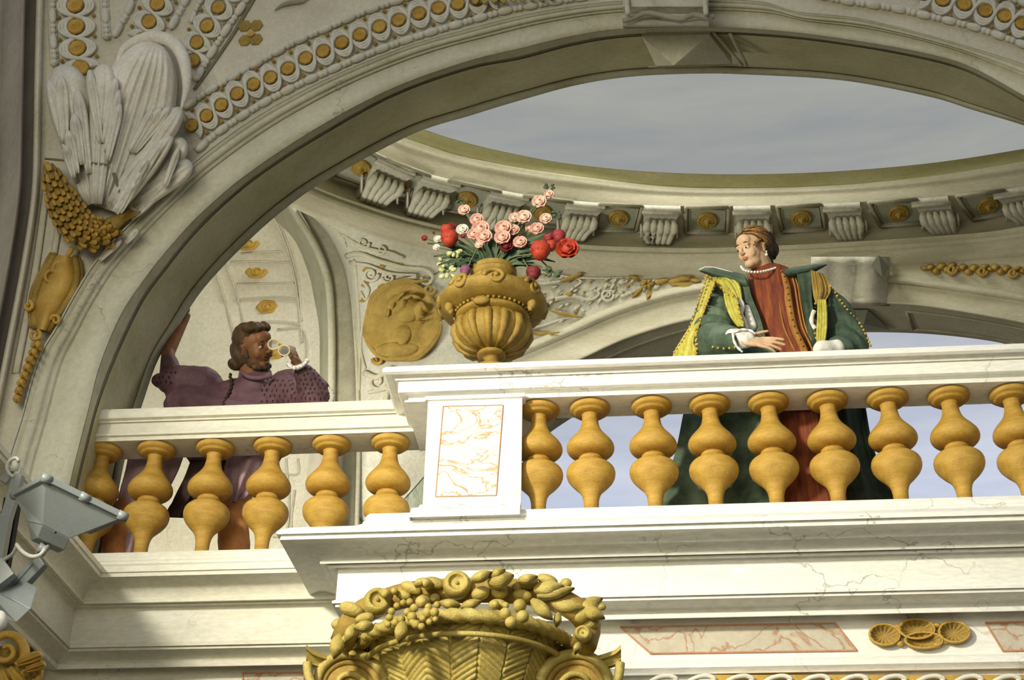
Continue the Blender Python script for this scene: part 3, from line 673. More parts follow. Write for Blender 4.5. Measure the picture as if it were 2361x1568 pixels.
# ---------------------------------------------------------------- niche: cream barrel vault behind the man
bm = new()
NX = [150+i*(790-150)/20 for i in range(21)]
rows = []
for j in range(24):
    y = 430+j*(1300-430)/23
    rows.append([P(x, y, YK+1.6-0.9*max(0, (700-y)/300)-0.2*min(1, abs((x-560)/230))**2) for x in NX])
loft(bm, rows); struct('wall_niche', bm, M['cream'])
def ny(x, y): return YK+1.6-0.9*max(0, (700-y)/300)-0.2*min(1, abs((x-560)/230))**2
bm = new()
for pts in ([(590, 455), (640, 520), (675, 620), (688, 700), (697, 790)], [(610, 450), (652, 520), (684, 620), (696, 740)], [(495, 620), (520, 700), (545, 800), (560, 900)], [(520, 610), (540, 660), (560, 740), (572, 860)],
            [(532, 604), (600, 603), (672, 606)], [(545, 655), (620, 654), (678, 653)], [(556, 585), (630, 580), (650, 582)], [(545, 690), (640, 685), (680, 690)], [(560, 745), (640, 742), (694, 748)],
            [(640, 760), (700, 762), (702, 850), (640, 858)], [(660, 1058), (660, 1130), (620, 1140)], [(687, 1058), (687, 1092), (650, 1092)], [(680, 1130), (672, 1190), (668, 1235), (630, 1238)], [(668, 1130), (660, 1225), (620, 1226)]):
    pp = spl(V2(pts), 14); tube(bm, [P(p.x, p.y, ny(p.x, p.y)-.01) for p in pp], .012, 6)
struct('trim_13', bm, M['band'])
for i, (x, y, lab) in enumerate(((573, 563, 'topmost, half hidden by the arch'), (592, 627, 'second from the top'), (617, 708, 'third from the top, above the head of the man'), (636, 812, 'behind the spectacles of the man'))):
    t = thing('ceiling_rosette', 'gilt rosette on the cream vault, '+lab, 'rosette', P(x, y, ny(x, y)), 'gilt rosettes of the side vault')
    bm = new(); rosette(bm, x, y, ny(x, y)-.005, 26, 0.72, .6, 6); obj('petals', bm, M['gold'], t)
    bm = new(); ell(bm, P(x, y, ny(x, y)-.06), (.03, .02, .025)); obj('centre_boss', bm, M['gold'], t)
# grey pier seen through the left balusters
bm = new(); box(bm, P(745, 1160, YK-.1), (.24, .3, 1.3)); struct('wall_pier_low', bm, M['pillar'], False)
# ================================================================ ORNAMENT ON THE UPPER LEFT
def normal_at(pp, i):
    a = pp[max(0, i-1)]; b = pp[min(len(pp)-1, i+1)]; t = (b-a).normalized(); return t, Vector((t.y, -t.x))
def bead_reel(name, path, r, label, Y=-0.03):
    """string of long reels with pairs of round beads between; one thing, every bead a part"""
    base = P(path[0][0], path[0][1], Y); t = thing(name, label, 'moulding', base, 'bead and reel mouldings')
    pp = spl(V2(path), 400); L_ = [0]
    for i in range(1, 400): L_.append(L_[-1]+(pp[i]-pp[i-1]).length)
    def at(s):
        s = max(0, min(L_[-1], s)); j = 0
        lo, hi = 0, 399
        while hi-lo > 1:
            m_ = (lo+hi)//2
            if L_[m_] <= s: lo = m_
            else: hi = m_
        f = (s-L_[lo])/max(1e-6, L_[hi]-L_[lo]); return pp[lo].lerp(pp[hi], f)
    bm = new(); tube(bm, [P(p.x, p.y, Y+.028) for p in pp[::6]], r*1.25*pxs(pp[0].x, pp[0].y, Y), 8, flat=.5); obj('fillet', bm, M['stucco_line'], t)
    s = 0; unit = r*6.6
    mesh_b = None
    while s < L_[-1]:
        ps = [at(s+unit*.57*k/6) for k in range(7)]; sc = pxs(ps[0].x, ps[0].y, Y)
        bm = new(); tube(bm, [P(p.x, p.y, Y) for p in ps], [r*sc*w for w in (.45, .85, .98, 1, .98, .85, .45)], 8); obj('reel', bm, M['stucco_line'], t)
        for k in (.70, .88):
            p = at(s+unit*k)
            if s+unit*k > L_[-1]: break
            c = P(p.x, p.y, Y); bm = new(); ell(bm, c, (r*sc*.82,)*3, seg=10, ring=7); obj('bead', bm, M['stucco_line'], t)
        s += unit
    return t
def guilloche(name, cents, r, label, Y=-0.035):
    base = P(cents[0][0], cents[0][1], Y); t = thing(name, label, 'moulding', base, 'guilloche bands with gilt rosettes')
    cc = V2(cents); n = len(cc)
    for sgn in (1, -1):
        for off, w in ((0.86, .17), (1.12, .15), (1.36, .12)):
            fine = []; base_ = spl(cc, (n-1)*16+1)
            # arc length differs a little per unit, so find phase from the nearest centres
            for i in range(n-1):
                for k in range(16):
                    f = k/16; p = cc[i].lerp(cc[i+1], f); tt = (cc[i+1]-cc[i]).normalized(); nn = Vector((tt.y, -tt.x))
                    c_ = cos(pi*f)*(1 if i % 2 == 0 else -1); c_ = (1 if c_ > 0 else -1)*abs(c_)**.5
                    fine.append(p+nn*sgn*c_*r*off)
            sm = [fine[0]]+[(fine[i-1]+fine[i]*2+fine[i+1])/4 for i in range(1, len(fine)-1)]+[fine[-1]]
            sc = pxs(sm[0].x, sm[0].y, Y)
            bm = new(); tube(bm, [P(p.x, p.y, Y-0.01*(1+sgn*cos(2*pi*i/32+.8))) for i, p in enumerate(sm)], w*r*sc, 6); obj('strand', bm, M['stucco_line'], t)
    for i, c in enumerate(cc):
        bm = new(); rosette(bm, c.x, c.y, Y+.01, r*.68, 1.12, 1.05, 8); obj('rosette', bm, M['gold'], t)
        tt, nn = normal_at(cc, i)
        if i < n-1:
            mid = (cc[i]+cc[i+1])/2
            for s_ in (1, -1):
                p = mid+nn*s_*r*1.35; bm = new(); ell(bm, P(p.x, p.y, Y+.01), (.014, .014, .016), seg=8, ring=6); obj('gilt_boss', bm, M['gold_dark'], t)
    return t
bead_reel('bead_moulding', [(452, 348), (502, 305), (590, 247), (671, 203), (752, 166), (830, 132), (908, 102), (996, 73), (1078, 49), (1162, 25), (1230, 12), (1300, 0), (1380, -12)], 9, 'pale bead and reel string directly along the great arch, left half')
bead_reel('bead_moulding', [(424, 250), (468, 218), (525, 185), (617, 132), (678, 98), (759, 63), (834, 30), (901, 7), (960, -12)], 9, 'pale bead and reel string above the gilt rosettes of the arch')
guilloche('guilloche_band', [(442, 290), (476, 268), (510, 243), (547, 217), (585, 195), (623, 180), (664, 159), (705, 135), (745, 119), (788, 99), (830, 81), (875, 62), (919, 47), (966, 32), (1011, 19), (1056, 10), (1100, 0), (1145, -10)], 23, 'long interlaced band of gilt rosettes following the arch on the left')
guilloche('guilloche_band', [(446, 140), (454, 99), (477, 61), (504, 18), (532, -24)], 24, 'short interlaced band of gilt rosettes rising right of the shell')
guilloche('guilloche_band', [(186, 158), (179, 112), (176, 62), (174, 13), (172, -36)], 30, 'upright interlaced band of gilt rosettes above the acanthus leaves')
guilloche('guilloche_band', [(330, 92), (344, 51), (363, 10), (384, -30)], 26, 'short interlaced band of gilt rosettes directly above the white shell')
guilloche('guilloche_band', [(2128, -14), (2173, 0), (2223, 10), (2272, 25), (2316, 37), (2356, 54), (2400, 72)], 24, 'interlaced band of gilt rosettes at the top right corner')
bead_reel('bead_moulding', [(121, -40), (122, 60), (126, 150)], 9, 'upright bead string nearest the left edge')
bead_reel('bead_moulding', [(241, -40), (242, 30), (246, 88)], 9, 'upright bead string left of the middle rosettes')
bead_reel('bead_moulding', [(262, 84), (290, 36), (306, 0), (322, -36)], 9, 'slanting bead string meeting the upright one in a point')
bead_reel('bead_moulding', [(392, 66), (410, 34), (428, 0), (446, -36)], 9, 'slanting bead string just right of the middle rosettes')
bead_reel('bead_moulding', [(440, 52), (452, 22), (466, -6), (480, -40)], 7, 'thin bead string left of the short slanting rosettes')
bead_reel('bead_moulding', [(450, 186), (474, 144), (510, 86), (545, 34), (574, -10), (590, -36)], 9, 'slanting bead string bordering the four-lobed gilt flower')
bead_reel('bead_moulding', [(1880, -14), (1937, 0), (2051, 17), (2129, 34), (2233, 59), (2321, 88), (2361, 103), (2420, 124)], 9, 'bead and reel string at the top right')
bead_reel('bead_moulding', [(2290, -14), (2330, -2), (2380, 14), (2430, 34)], 9, 'short bead string in the very top right corner')
# dark gap line beside the strip and thin wires on the seam
bm = new()
ptube(bm, [(448, 206), (470, 176), (530, 90), (560, 40), (590, -10)], -0.008, 4.5, 20, 6, .5)
struct('trim_14', bm, M['groove'])
bm = new(); wp = spl(V2(W_C), 160); tube(bm, [P(p.x-1, p.y-2, -0.062) for p in wp if p.y > -30], .006, 6)
obj('wire', bm, M['cable'], None, origin=P(50, 967, -.06), label='thin pale wire running along the outer edge of the great arch', cat='wire')
# flower of four lobes
t = thing('gilt_flower', 'four-lobed gilt flower on the bare plaster near the top left', 'ornament', P(578, 78, 0))
for dx, dy in ((-14, -18), (13, -19), (-13, 15), (12, 13)):
    bm = new(); rosette(bm, 578+dx, 78+dy, -0.005, 15, 1.15, .5, 6); obj('petal', bm, M['gold_dark'], t)
bm = new(); rosette(bm, 578, 77, -0.02, 9, 1.1, .6, 5); obj('centre', bm, M['gold'], t)
# gilt leaf tips at the top edge
t = thing('gilt_garland', 'sliver of gilt leaf garland at the top edge, end of the rosette band', 'ornament', P(1130, 4, -0.04))
for k in range(9):
    x = 1085+k*22; bm = new(); lobe(bm, (x, -12+(k % 2)*5), (x+16, 8-k*1.4), 4, 8, -0.05, .03, 3); obj('leaf', bm, M['gold_pale'], t)
t = thing('corner_leaf', 'dark curled leaf tip at the top edge above the arch', 'ornament', P(665, 2, 0))
bm = new(); ptube(bm, [(633, 24), (650, 12), (672, 6), (700, 3), (720, -8)], -0.02, 4, 16, 6, taper=lambda s: .3+1.2*sin(pi*min(1, s*1.1))); obj('curl', bm, M['relief_dark'], t)

# ---------------------------------------------------------------- shell and acanthus corner piece
sh = thing('shell_ornament', 'large pale stucco shell with acanthus leaves in the upper left corner', 'ornament', P(260, 420, -0.05))
def part_lobes(name, specs, mat, par, Y=-.06):
    for sp_ in specs:
        bm = new(); lobe(bm, *sp_[0:4], Y-sp_[4], **sp_[5]); obj(name, bm, mat, par)
# big scallop: many flutes
bm = new(); lobe(bm, (238, 480), (372, 98), 26, 92, -0.10, thick=.16, flutes=9, curl=.16, n=30, m=60, rnd=.42, fl=.13, bend=-.03); obj('scallop', bm, M['shell'], sh, label='smooth fluted white lobe')
bm = new(); ptube(bm, [(268, 150), (285, 112), (320, 92), (360, 86), (400, 100), (424, 140), (430, 200), (418, 250)], -0.22, 13, 30, 8, taper=lambda s: .25+sin(pi*s)); obj('scallop_rim', bm, M['shell'], sh)
part_lobes('acanthus_lobe', [
    ((215, 470), (135, 150), 22, 52, .05, dict(thick=.10, flutes=4, curl=.12, rnd=.25, bend=.02, fl=.12, m=26)),
    ((222, 470), (240, 146), 14, 34, .12, dict(thick=.09, flutes=4, curl=.10, rnd=.2, fl=.14, m=24)),
    ((180, 420), (112, 182), 8, 20, .10, dict(thick=.08, flutes=3, curl=.10)),
    ((205, 400), (178, 205), 7, 17, .17, dict(thick=.06, flutes=2, curl=.12, rnd=.3)),
    ((190, 380), (170, 262), 6, 15, .19, dict(thick=.06, flutes=2, curl=.12)),
    ((178, 400), (156, 300), 6, 14, .2, dict(thick=.05, flutes=2, curl=.1)),
    ((170, 410), (150, 335), 5, 12, .2, dict(thick=.05, flutes=2, curl=.1)),
    ((240, 330), (268, 178), 6, 13, .2, dict(thick=.05, flutes=2, curl=.08)),
    ((245, 350), (274, 205), 6, 13, .2, dict(thick=.05, flutes=2, curl=.08)),
    ((248, 370), (276, 236), 6, 13, .2, dict(thick=.05, flutes=2, curl=.08)),
    ((232, 330), (206, 160), 6, 14, .2, dict(thick=.05, flutes=2, curl=.08)),
    ((150, 330), (140, 172), 10, 18, .16, dict(thick=.06, flutes=3, curl=.10)),
    ((262, 470), (405, 240), 18, 26, .13, dict(thick=.09, flutes=4, curl=.12, rnd=.25, bend=.05, fl=.12, m=24)),
    ((300, 350), (352, 252), 6, 12, .2, dict(thick=.05, flutes=2, curl=.08)),
    ((305, 350), (372, 246), 6, 12, .2, dict(thick=.05, flutes=2, curl=.08)),
    ((310, 350), (392, 246), 6, 13, .2, dict(thick=.05, flutes=2, curl=.08)),
    ((268, 480), (408, 318), 14, 22, .15, dict(thick=.08, flutes=3, curl=.12, bend=-.06)),
    ((265, 490), (388, 330), 10, 14, .2, dict(thick=.05, flutes=2, curl=.1, bend=-.06)),
    ((272, 470), (352, 372), 8, 15, .2, dict(thick=.06, flutes=2, curl=.1, bend=-.1)),
    ((270, 480), (336, 402), 7, 13, .2, dict(thick=.05, flutes=2, curl=.1, bend=-.1)),
    ((275, 490), (320, 425), 6, 11, .2, dict(thick=.05, flutes=2, curl=.1, bend=-.1)),
    ((300, 470), (452, 395), 24, 30, .05, dict(thick=.07, flutes=3, curl=.08, bend=-.12, rnd=.3)),
    ((345, 430), (436, 330), 18, 30, .06, dict(thick=.07, flutes=3, curl=.1, bend=-.1, rnd=.35)),
    ((380, 430), (412, 340), 6, 9, .17, dict(thick=.05, flutes=2, curl=.08)),
    ((300, 500), (410, 428), 10, 14, .05, dict(thick=.05, flutes=2, curl=.06, bend=-.15)),
    ((290, 560), (318, 528), 5, 8, .04, dict(thick=.03, flutes=2, curl=.03)),
    ((230, 600), (280, 552), 5, 8, .04, dict(thick=.03, flutes=2, curl=.03)),
], M['shell'], sh)
bm = new()
ptube(bm, [(104, 366), (150, 370), (190, 374), (250, 380)], -0.24, 3, 16, 6); ptube(bm, [(262, 400), (276, 440), (282, 460), (300, 478), (322, 490)], -0.22, 4, 16, 6)
obj('crack_line', bm, M['groove'], sh)
# side stripes of the corner pier under the shell
bm = new()
for a, b_, w in (((112, 400), (36, 860), 9), ((150, 420), (78, 800), 8), ((190, 500), (120, 800), 7), ((240, 560), (170, 690), 6)):
    ptube(bm, [a, ((a[0]+b_[0])/2+6, (a[1]+b_[1])/2), b_], -0.01, w, 16, 6, .4)
struct('trim_15', bm, M['band'])
# ---------------------------------------------------------------- gilt leaf swag
sw = thing('gilt_swag', 'gilt leafy swag hanging below the stucco shell', 'ornament', P(210, 520, -0.1))
path = spl(V2([(112, 385), (128, 430), (152, 480), (188, 530), (232, 540), (262, 515), (300, 496)]), 46)
wid = lambda s: 10+34*sin(pi*min(1, s*1.02))**.8
cnt = 0
for i, p in enumerate(path):
    s = i/45; tt, nn = normal_at(path, i); w = wid(s)
    if i % 3: continue
    k = max(1, int(w/9))
    for j in range(-k, k+1):
        u = j/max(1, k); c = p+nn*u*w*.85+tt*(3 if j % 2 else -3)
        bm = new(); h = .10*sqrt(max(0, 1-u*u*.9))
        d = tt*14+nn*u*3
        lobe(bm, (c.x-d.x*.6, c.y-d.y*.6), (c.x+d.x, c.y+d.y), 5, 7.5, -.12-h, thick=.035, flutes=2, curl=.03, n=8, m=8)
        if cnt < 95: obj('leaf', bm, M['gold_dark'] if (i+j) % 2 else M['gold'], sw); cnt += 1
        else: bm.free()
bm = new(); tube(bm, [P(p.x, p.y, -.08) for p in path], [wid(i/45)*.8*pxs(p.x, p.y, 0) for i, p in enumerate(path)], 12, flat=.6); obj('core', bm, M['gold_dark'], sw)
bm = new(); lobe(bm, (118, 410), (103, 372), 8, 9, -.12, .04, 2); obj('ribbon_end', bm, M['gold'], sw)
bm = new(); lobe(bm, (278, 505), (316, 484), 8, 10, -.12, .04, 2); obj('ribbon_end', bm, M['gold'], sw)
# ---------------------------------------------------------------- gilt cartouche
ct = thing('gilt_cartouche', 'tall gilt shield cartouche with pendant scrolls at the far left', 'ornament', P(110, 690, -0.05))
axp = V2([(150, 590), (140, 640), (112, 700), (96, 760)])
rows = []
cl = spl(axp, 16)
for i, p in enumerate(cl):
    s = i/15; tt, nn = normal_at(cl, i); w = 40*sin(pi*(.12+.78*s))**.7*(1.1-.3*s)
    rows.append([P(*(p+nn*w*u), -.04-.09*(1-u*u)) for u in [-1+k/6 for k in range(13)]])
bm = new(); loft(bm, rows); obj('shield', bm, M['gold'], ct)
def edge(sg): return [((p+normal_at(cl, i)[1]*sg*40*sin(pi*(.12+.78*i/15))**.7*(1.1-.3*i/15))) for i, p in enumerate(cl)]
bm = new()
for sg in (1, -1):
    e = edge(sg); tube(bm, [P(p.x, p.y, -.06) for p in e], .022, 8); 
    e2 = [p+normal_at(cl, i)[1]*sg*9 for i, p in enumerate(e)]; tube(bm, [P(p.x, p.y, -.04) for p in e2], .016, 8)
obj('border', bm, M['gold_dark'], ct)
for nm, sp_, w in (('top_scroll', spiral((143, 622), 22, 5, pi*.9, 1.2), 6), ('top_scroll', spiral((118, 640), 18, 4, -pi*.2, -1.2), 5), ('finial', [(166, 572), (160, 584), (150, 596), (142, 604)], 6), ('side_scroll', spiral((64, 706), 12, 3, -pi*.4, 1.1), 5), ('lower_scroll', spiral((80, 772), 14, 3, -pi*.3, 1.3), 5), ('lower_scroll', spiral((128, 738), 12, 3, pi, 1.2), 5)):
    bm = new(); ptube(bm, sp_, -.10, w, 24, 8, taper=lambda s: 1.1-.5*s); obj(nm, bm, M['gold'], ct)
pend = spl(V2([(92, 790), (76, 820), (62, 856), (48, 890), (38, 930)]), 9)
for i in range(8):
    p = pend[i]; q = pend[i+1]; d = q-p; n_v = Vector((-d.y, d.x)).normalized(); w = 11-i*.9
    for s_ in (1, -1):
        bm = new(); a = p+n_v*s_*3; b_ = p+d*.9+n_v*s_*w
        lobe(bm, (a.x, a.y), (b_.x, b_.y), 5, 7, -.07, thick=.05, flutes=2, curl=.04, n=8, m=8); obj('pendant_leaf', bm, M['gold'] if s_ > 0 else M['gold_dark'], ct)
    bm = new(); ell(bm, P(p.x+d.x*.4, p.y+d.y*.4, -.10), (.022, .03, .03)); obj('pendant_bead', bm, M['gold'], ct)
# ---------------------------------------------------------------- left pier mouldings (side wall)
def leftrow(dx, Y): return row([(100+dx, -60), (96+dx, 60), (93+dx, 200), (91+dx, 330), (86+dx, 450), (64+dx, 600), (30+dx, 780), (0+dx, 930), (-30+dx, 1060)], Y, 60)
bm = new(); loft(bm, [leftrow(4, .02), leftrow(2, -.04), leftrow(-4, -.10), leftrow(-10, -.10), leftrow(-14, -.06)]); struct('trim_16', bm, M['band'])
bm = new(); loft(bm, [leftrow(-12, -.06), leftrow(-16, -.02), leftrow(-28, -.02), leftrow(-40, -.05)]); struct('trim_17', bm, M['pillar_dark'])
bm = new(); loft(bm, [leftrow(-38, -.05), leftrow(-42, -.16), leftrow(-46, -.17), leftrow(-49, -.15), leftrow(-90, -.16), leftrow(-93, -.18), leftrow(-97, -.15), leftrow(-400, -.16)]); struct('wall_left', bm, M['pillar'])
# ================================================================ GILT URN WITH FLOWERS
UY = YR-.125; UX = P(1133, 830, UY).x
urn = thing('urn', 'gilded garden urn standing on the marble pier, full of flowers', 'urn', (UX, UY, Z_RT))
us = pxs(1133, 730, UY)
def uz(y): return zat(1133, y, UY)
up_ = [(832, 46), (827, 45), (820, 30), (813, 19), (805, 16), (800, 18), (797, 28), (793, 33), (789, 32), (785, 26)]
zz0 = uz(832); zo = Z_RT-zz0
def lat(name, prof, mod=None, seg=64, n=None, mat='gold_urn', parent=None):
    bm = new(); pr_ = [(uz(y)+zo, r*us) for y, r in prof]
    if n: pr_ = smoothprof(pr_, n)
    lathe(bm, pr_, (UX, UY, 0), seg, mod); return obj(name, bm, M[mat], parent or urn)
lat('foot', up_, n=40)
lat('bowl', [(787, 26), (783, 46), (775, 64), (762, 77), (748, 83), (735, 82), (724, 76), (716, 68)], mod=lambda a, z: 1+.045*abs(cos(a*7)), seg=112, n=34)
lat('waist', [(722, 66), (719, 78), (714, 86), (708, 86), (703, 80), (700, 78)], n=22)
lat('body', [(703, 76), (700, 94), (694, 114), (686, 124), (678, 126), (670, 120), (663, 104), (657, 82), (650, 62), (644, 48)], n=44)
lat('neck', [(648, 48), (638, 44), (629, 45), (622, 50), (617, 55), (611, 56), (607, 52), (603, 54), (599, 54), (597, 48), (599, 40), (612, 38)], n=44)
def uring(y, r, a): return Vector((UX+cos(a)*r*us, UY+sin(a)*r*us, uz(y)+zo))
bm = new()
for k in range(44):
    a = 2*pi*k/44; ell(bm, uring(705, 88, a), (.010, .010, .010), seg=8, ring=6)
obj('bead_ring', bm, M['gold_urn'], urn)
# scrolls over the shoulder
for j, a0 in enumerate((-pi/2-.55, -pi/2+.15, -pi/2+.95, -pi/2-1.4, 0.3, pi-.2)):
    bm = new(); pts = []
    for i in range(34):
        s = i/33; ang = s*2*pi*1.35+pi; rr = (1-s)*.17+.03
        a = a0+cos(ang)*rr+(0.2 if j % 2 else -.2)*0; yy = 678+sin(ang)*rr*90
        r = 126-abs(yy-678)**1.7*.07
        pts.append(uring(yy, r, a))
    tube(bm, pts, [.016-.008*i/33 for i in range(34)], 8); ell(bm, pts[-1], (.017,)*3, seg=8, ring=6); obj('scroll', bm, M['gold_urn'], urn)
for sg in (-1, 1):
    bm = new(); pts = [uring(662+4*sin(s*pi*2), 104+6*cos(s*pi*3), -pi/2+sg*(.1+1.2*s)) for s in [i/16 for i in range(17)]]
    tube(bm, pts, [.016*(1-.5*i/16) for i in range(17)], 8); obj('shoulder_moulding', bm, M['gold_urn'], urn)
for k in range(14):
    a = 2*pi*(k+.5)/14
    bm = new(); pts = [uring(y, r+2, a) for y, r in ((787, 28), (778, 58), (764, 76), (748, 84), (734, 82), (721, 72))]
    tube(bm, pts, [.008, .016, .022, .026, .026, .010], 8); obj('gadroon', bm, M['gold_urn'], urn)
bm = new(); ell(bm, uring(712, 88, -pi/2-.18), (.05, .02, .028), seg=14); obj('boss', bm, M['gold_urn'], urn)
for a in (-pi/2-1.15, -pi/2+1.15):
    bm = new(); ell(bm, uring(700, 104, a), (.028, .028, .035)); ell(bm, uring(706, 100, a), (.018, .018, .03)); obj('side_lug', bm, M['gold_dark'], urn)
# ---------------------------------------------------------------- flowers
def fm(name, a, b): return material(name, a, b, 14, fine=80, rough=0.6, bump=.15)
FM = {'pink': fm('pink_petal', (.62, .28, .22), (.86, .58, .46)), 'pale': fm('pale_pink_petal', (.72, .42, .33), (.90, .68, .55)), 'red': fm('red_petal', (.27, .015, .01), (.55, .07, .03)),
      'maroon': fm('maroon_petal', (.10, .012, .015), (.24, .03, .03)), 'white': fm('white_petal', (.68, .62, .52), (.82, .78, .68)), 'purple': fm('purple_petal', (.15, .04, .10), (.27, .10, .18)),
      'lime': fm('yellow_green_leaf', (.38, .42, .16), (.58, .60, .30)), 'crimson': fm('crimson_petal', (.20, .015, .02), (.38, .05, .05))}
ML = fm('dark_green_leaf', (.03, .055, .03), (.11, .16, .08)); MST = fm('green_stem', (.07, .11, .05), (.16, .20, .10)); MC = fm('flower_centre', (.35, .25, .08), (.5, .4, .15))
ZM = uz(600)+zo
def petal_ball(bm, c, r, n, layers, open_=.9, rnd_=None):
    """ruffled bloom made of cupped petals around c"""
    R_ = rnd_ or random
    for L_i in range(layers):
        k = max(3, n-L_i*2); rr = r*(1-.28*L_i); lift = .25+.55*L_i/layers
        for j in range(k):
            a = 2*pi*j/k+L_i*.5+R_.uniform(-.15, .15)
            d = Vector((cos(a), -lift*.7, sin(a)*.8)).normalized()
            side = d.cross(Vector((0, -1, 0))).normalized(); nm = side.cross(d)
            w = rr*.62; rows = []
            for i in range(5):
                s = i/4; wd = w*sin(pi*(.18+.62*s))
                cc = c+d*rr*s*.95+nm*(.25*rr*sin(pi*s))*(-1 if L_i else -.6)
                rows.append([cc+side*wd*u+Vector((0, -1, 0))*(-.35*wd*u*u+.2*rr*L_i) for u in (-1, -.5, 0, .5, 1)])
            loft(bm, rows)
def cup(bm, c, r, hgt, n=6):
    for L_i in range(2):
        for j in range(n):
            a = 2*pi*j/n+L_i*pi/n; rows = []
            for i in range(7):
                s = i/6; rad = r*(sin(min(1, s*1.35)*pi/2)-.25*max(0, s-.6))*(1-.12*L_i); z = hgt*(s-.4)
                wv = r*.62*sin(pi*(.12+.68*s))
                da = wv/max(rad, r*.25)
                rows.append([c+Vector((cos(a+da*u)*rad, sin(a+da*u)*rad, z-.06*r*u*u)) for u in (-1, -.5, 0, .5, 1)])
            loft(bm, rows)
fl = [ # px, py, kind, colour, radius px, dy, description
 (1265, 448, 'rose', 'pale', 13, -.02, 'small pale pink blossom near the top right of the bouquet'),
 (1243, 465, 'rose', 'pale', 18, -.05, 'round pink blossom second from the top on the tall right stem'),
 (1070, 484, 'rose', 'pale', 15, -.02, 'small pink blossom topmost on the tall left stem'),
 (1099, 506, 'rose', 'pink', 17, -.04, 'flat pink blossom below the topmost left one'),
 (1208, 500, 'rose', 'pale', 19, -.06, 'pink blossom high in the middle, right of the pair'),
 (1186, 502, 'rose', 'pale', 14, -.03, 'pink blossom high in the middle, left of the pair'),
 (1258, 504, 'rose', 'pale', 15, -.02, 'pale pink blossom far right below the tall stem'),
 (1238, 527, 'rose', 'pink', 17, -.04, 'pink blossom above the red tulips'),
 (1222, 526, 'rose', 'pink', 12, -.02, 'small pink blossom left of its larger neighbour above the tulips'),
 (1108, 527, 'rose', 'pink', 22, -.10, 'large pink rose left of the middle, upper one'),
 (1116, 545, 'rose', 'pink', 20, -.14, 'large pink rose left of the middle, lower right one'),
 (1092, 540, 'rose', 'pink', 16, -.12, 'pink rose left of the middle, lower left one'),
 (1160, 526, 'rose', 'pink', 21, -.12, 'large pink rose in the very middle'),
 (1158, 547, 'rose', 'pink', 20, -.15, 'large pink rose just below the middle one'),
 (1184, 530, 'rose', 'pink', 15, -.10, 'pink rose right of the middle cluster'),
 (1199, 558, 'rose', 'pink', 17, -.13, 'pink ball blossom low right of the middle'),
 (1104, 564, 'rose', 'pale', 10, -.14, 'tiny pale blossom below the left pink roses'),
 (1066, 529, 'rose', 'white', 15, -.06, 'white blossom left of the pink roses'),
 (1009, 551, 'rose', 'white', 10, -.05, 'small whitish blossom left of the red tulips on the left'),
 (1006, 570, 'rose', 'white', 9, -.05, 'tiny white bud at the lower left of the bouquet'),
 (979, 549, 'rose', 'crimson', 8, -.02, 'tiny red bud farthest left'),
 (1001, 537, 'rose', 'maroon', 4, -.02, 'tiny dark bud above the farthest left red one'),
 (1068, 544, 'rose', 'crimson', 7, -.08, 'tiny red bud beside the white blossom'),
 (1030, 537, 'tulip', 'red', 17, -.08, 'red tulip on the left, upper one'),
 (1040, 524, 'rose', 'maroon', 13, -.03, 'dark maroon flower behind the left red tulips'),
 (1036, 556, 'tulip', 'red', 22, -.12, 'large orange red tulip on the left, lower one'),
 (1289, 549, 'tulip', 'crimson', 17, -.06, 'crimson tulip at the upper right'),
 (1265, 552, 'tulip', 'crimson', 13, -.04, 'crimson tulip in profile left of the upper right one'),
 (1246, 585, 'tulip', 'red', 26, -.14, 'large red tulip drooping low on the right'),
 (1270, 571, 'tulip', 'red', 15, -.09, 'small orange red tulip between the two large ones'),
 (1308, 573, 'rose', 'red', 28, -.12, 'large ragged red poppy farthest right'),
 (1167, 566, 'rose', 'maroon', 18, -.12, 'dark maroon flower low in the middle'),
 (1073, 628, 'tulip', 'purple', 14, -.10, 'purple bud hanging left of the neck of the urn'),
 (1230, 635, 'tulip', 'maroon', 19, -.08, 'dark wine coloured bloom hanging right of the neck of the urn'),
 (1032, 628, 'leafy', 'lime', 20, -.08, 'yellow green sprig drooping at the lower left'),
 (1023, 602, 'leafy', 'lime', 16, -.08, 'yellow green sprig left of the urn neck, middle one'),
 (1048, 579, 'leafy', 'lime', 17, -.10, 'yellow green sprig above the other two on the left'),
 (1266, 430, 'leafy', 'dark', 12, -.02, 'dark leafy stem tip rising highest on the right'),
 (1063, 466, 'leafy', 'dark', 10, -.02, 'dark leafy stem tip rising on the left'),
 (1276, 628, 'leafy', 'dark', 18, -.05, 'dark green leaves hanging to the right of the wine bloom'),
 (1284, 494, 'leafy', 'dark', 11, -.01, 'dark leaf tip right of the pale blossom'),
]
mouth = Vector((UX, UY, ZM))
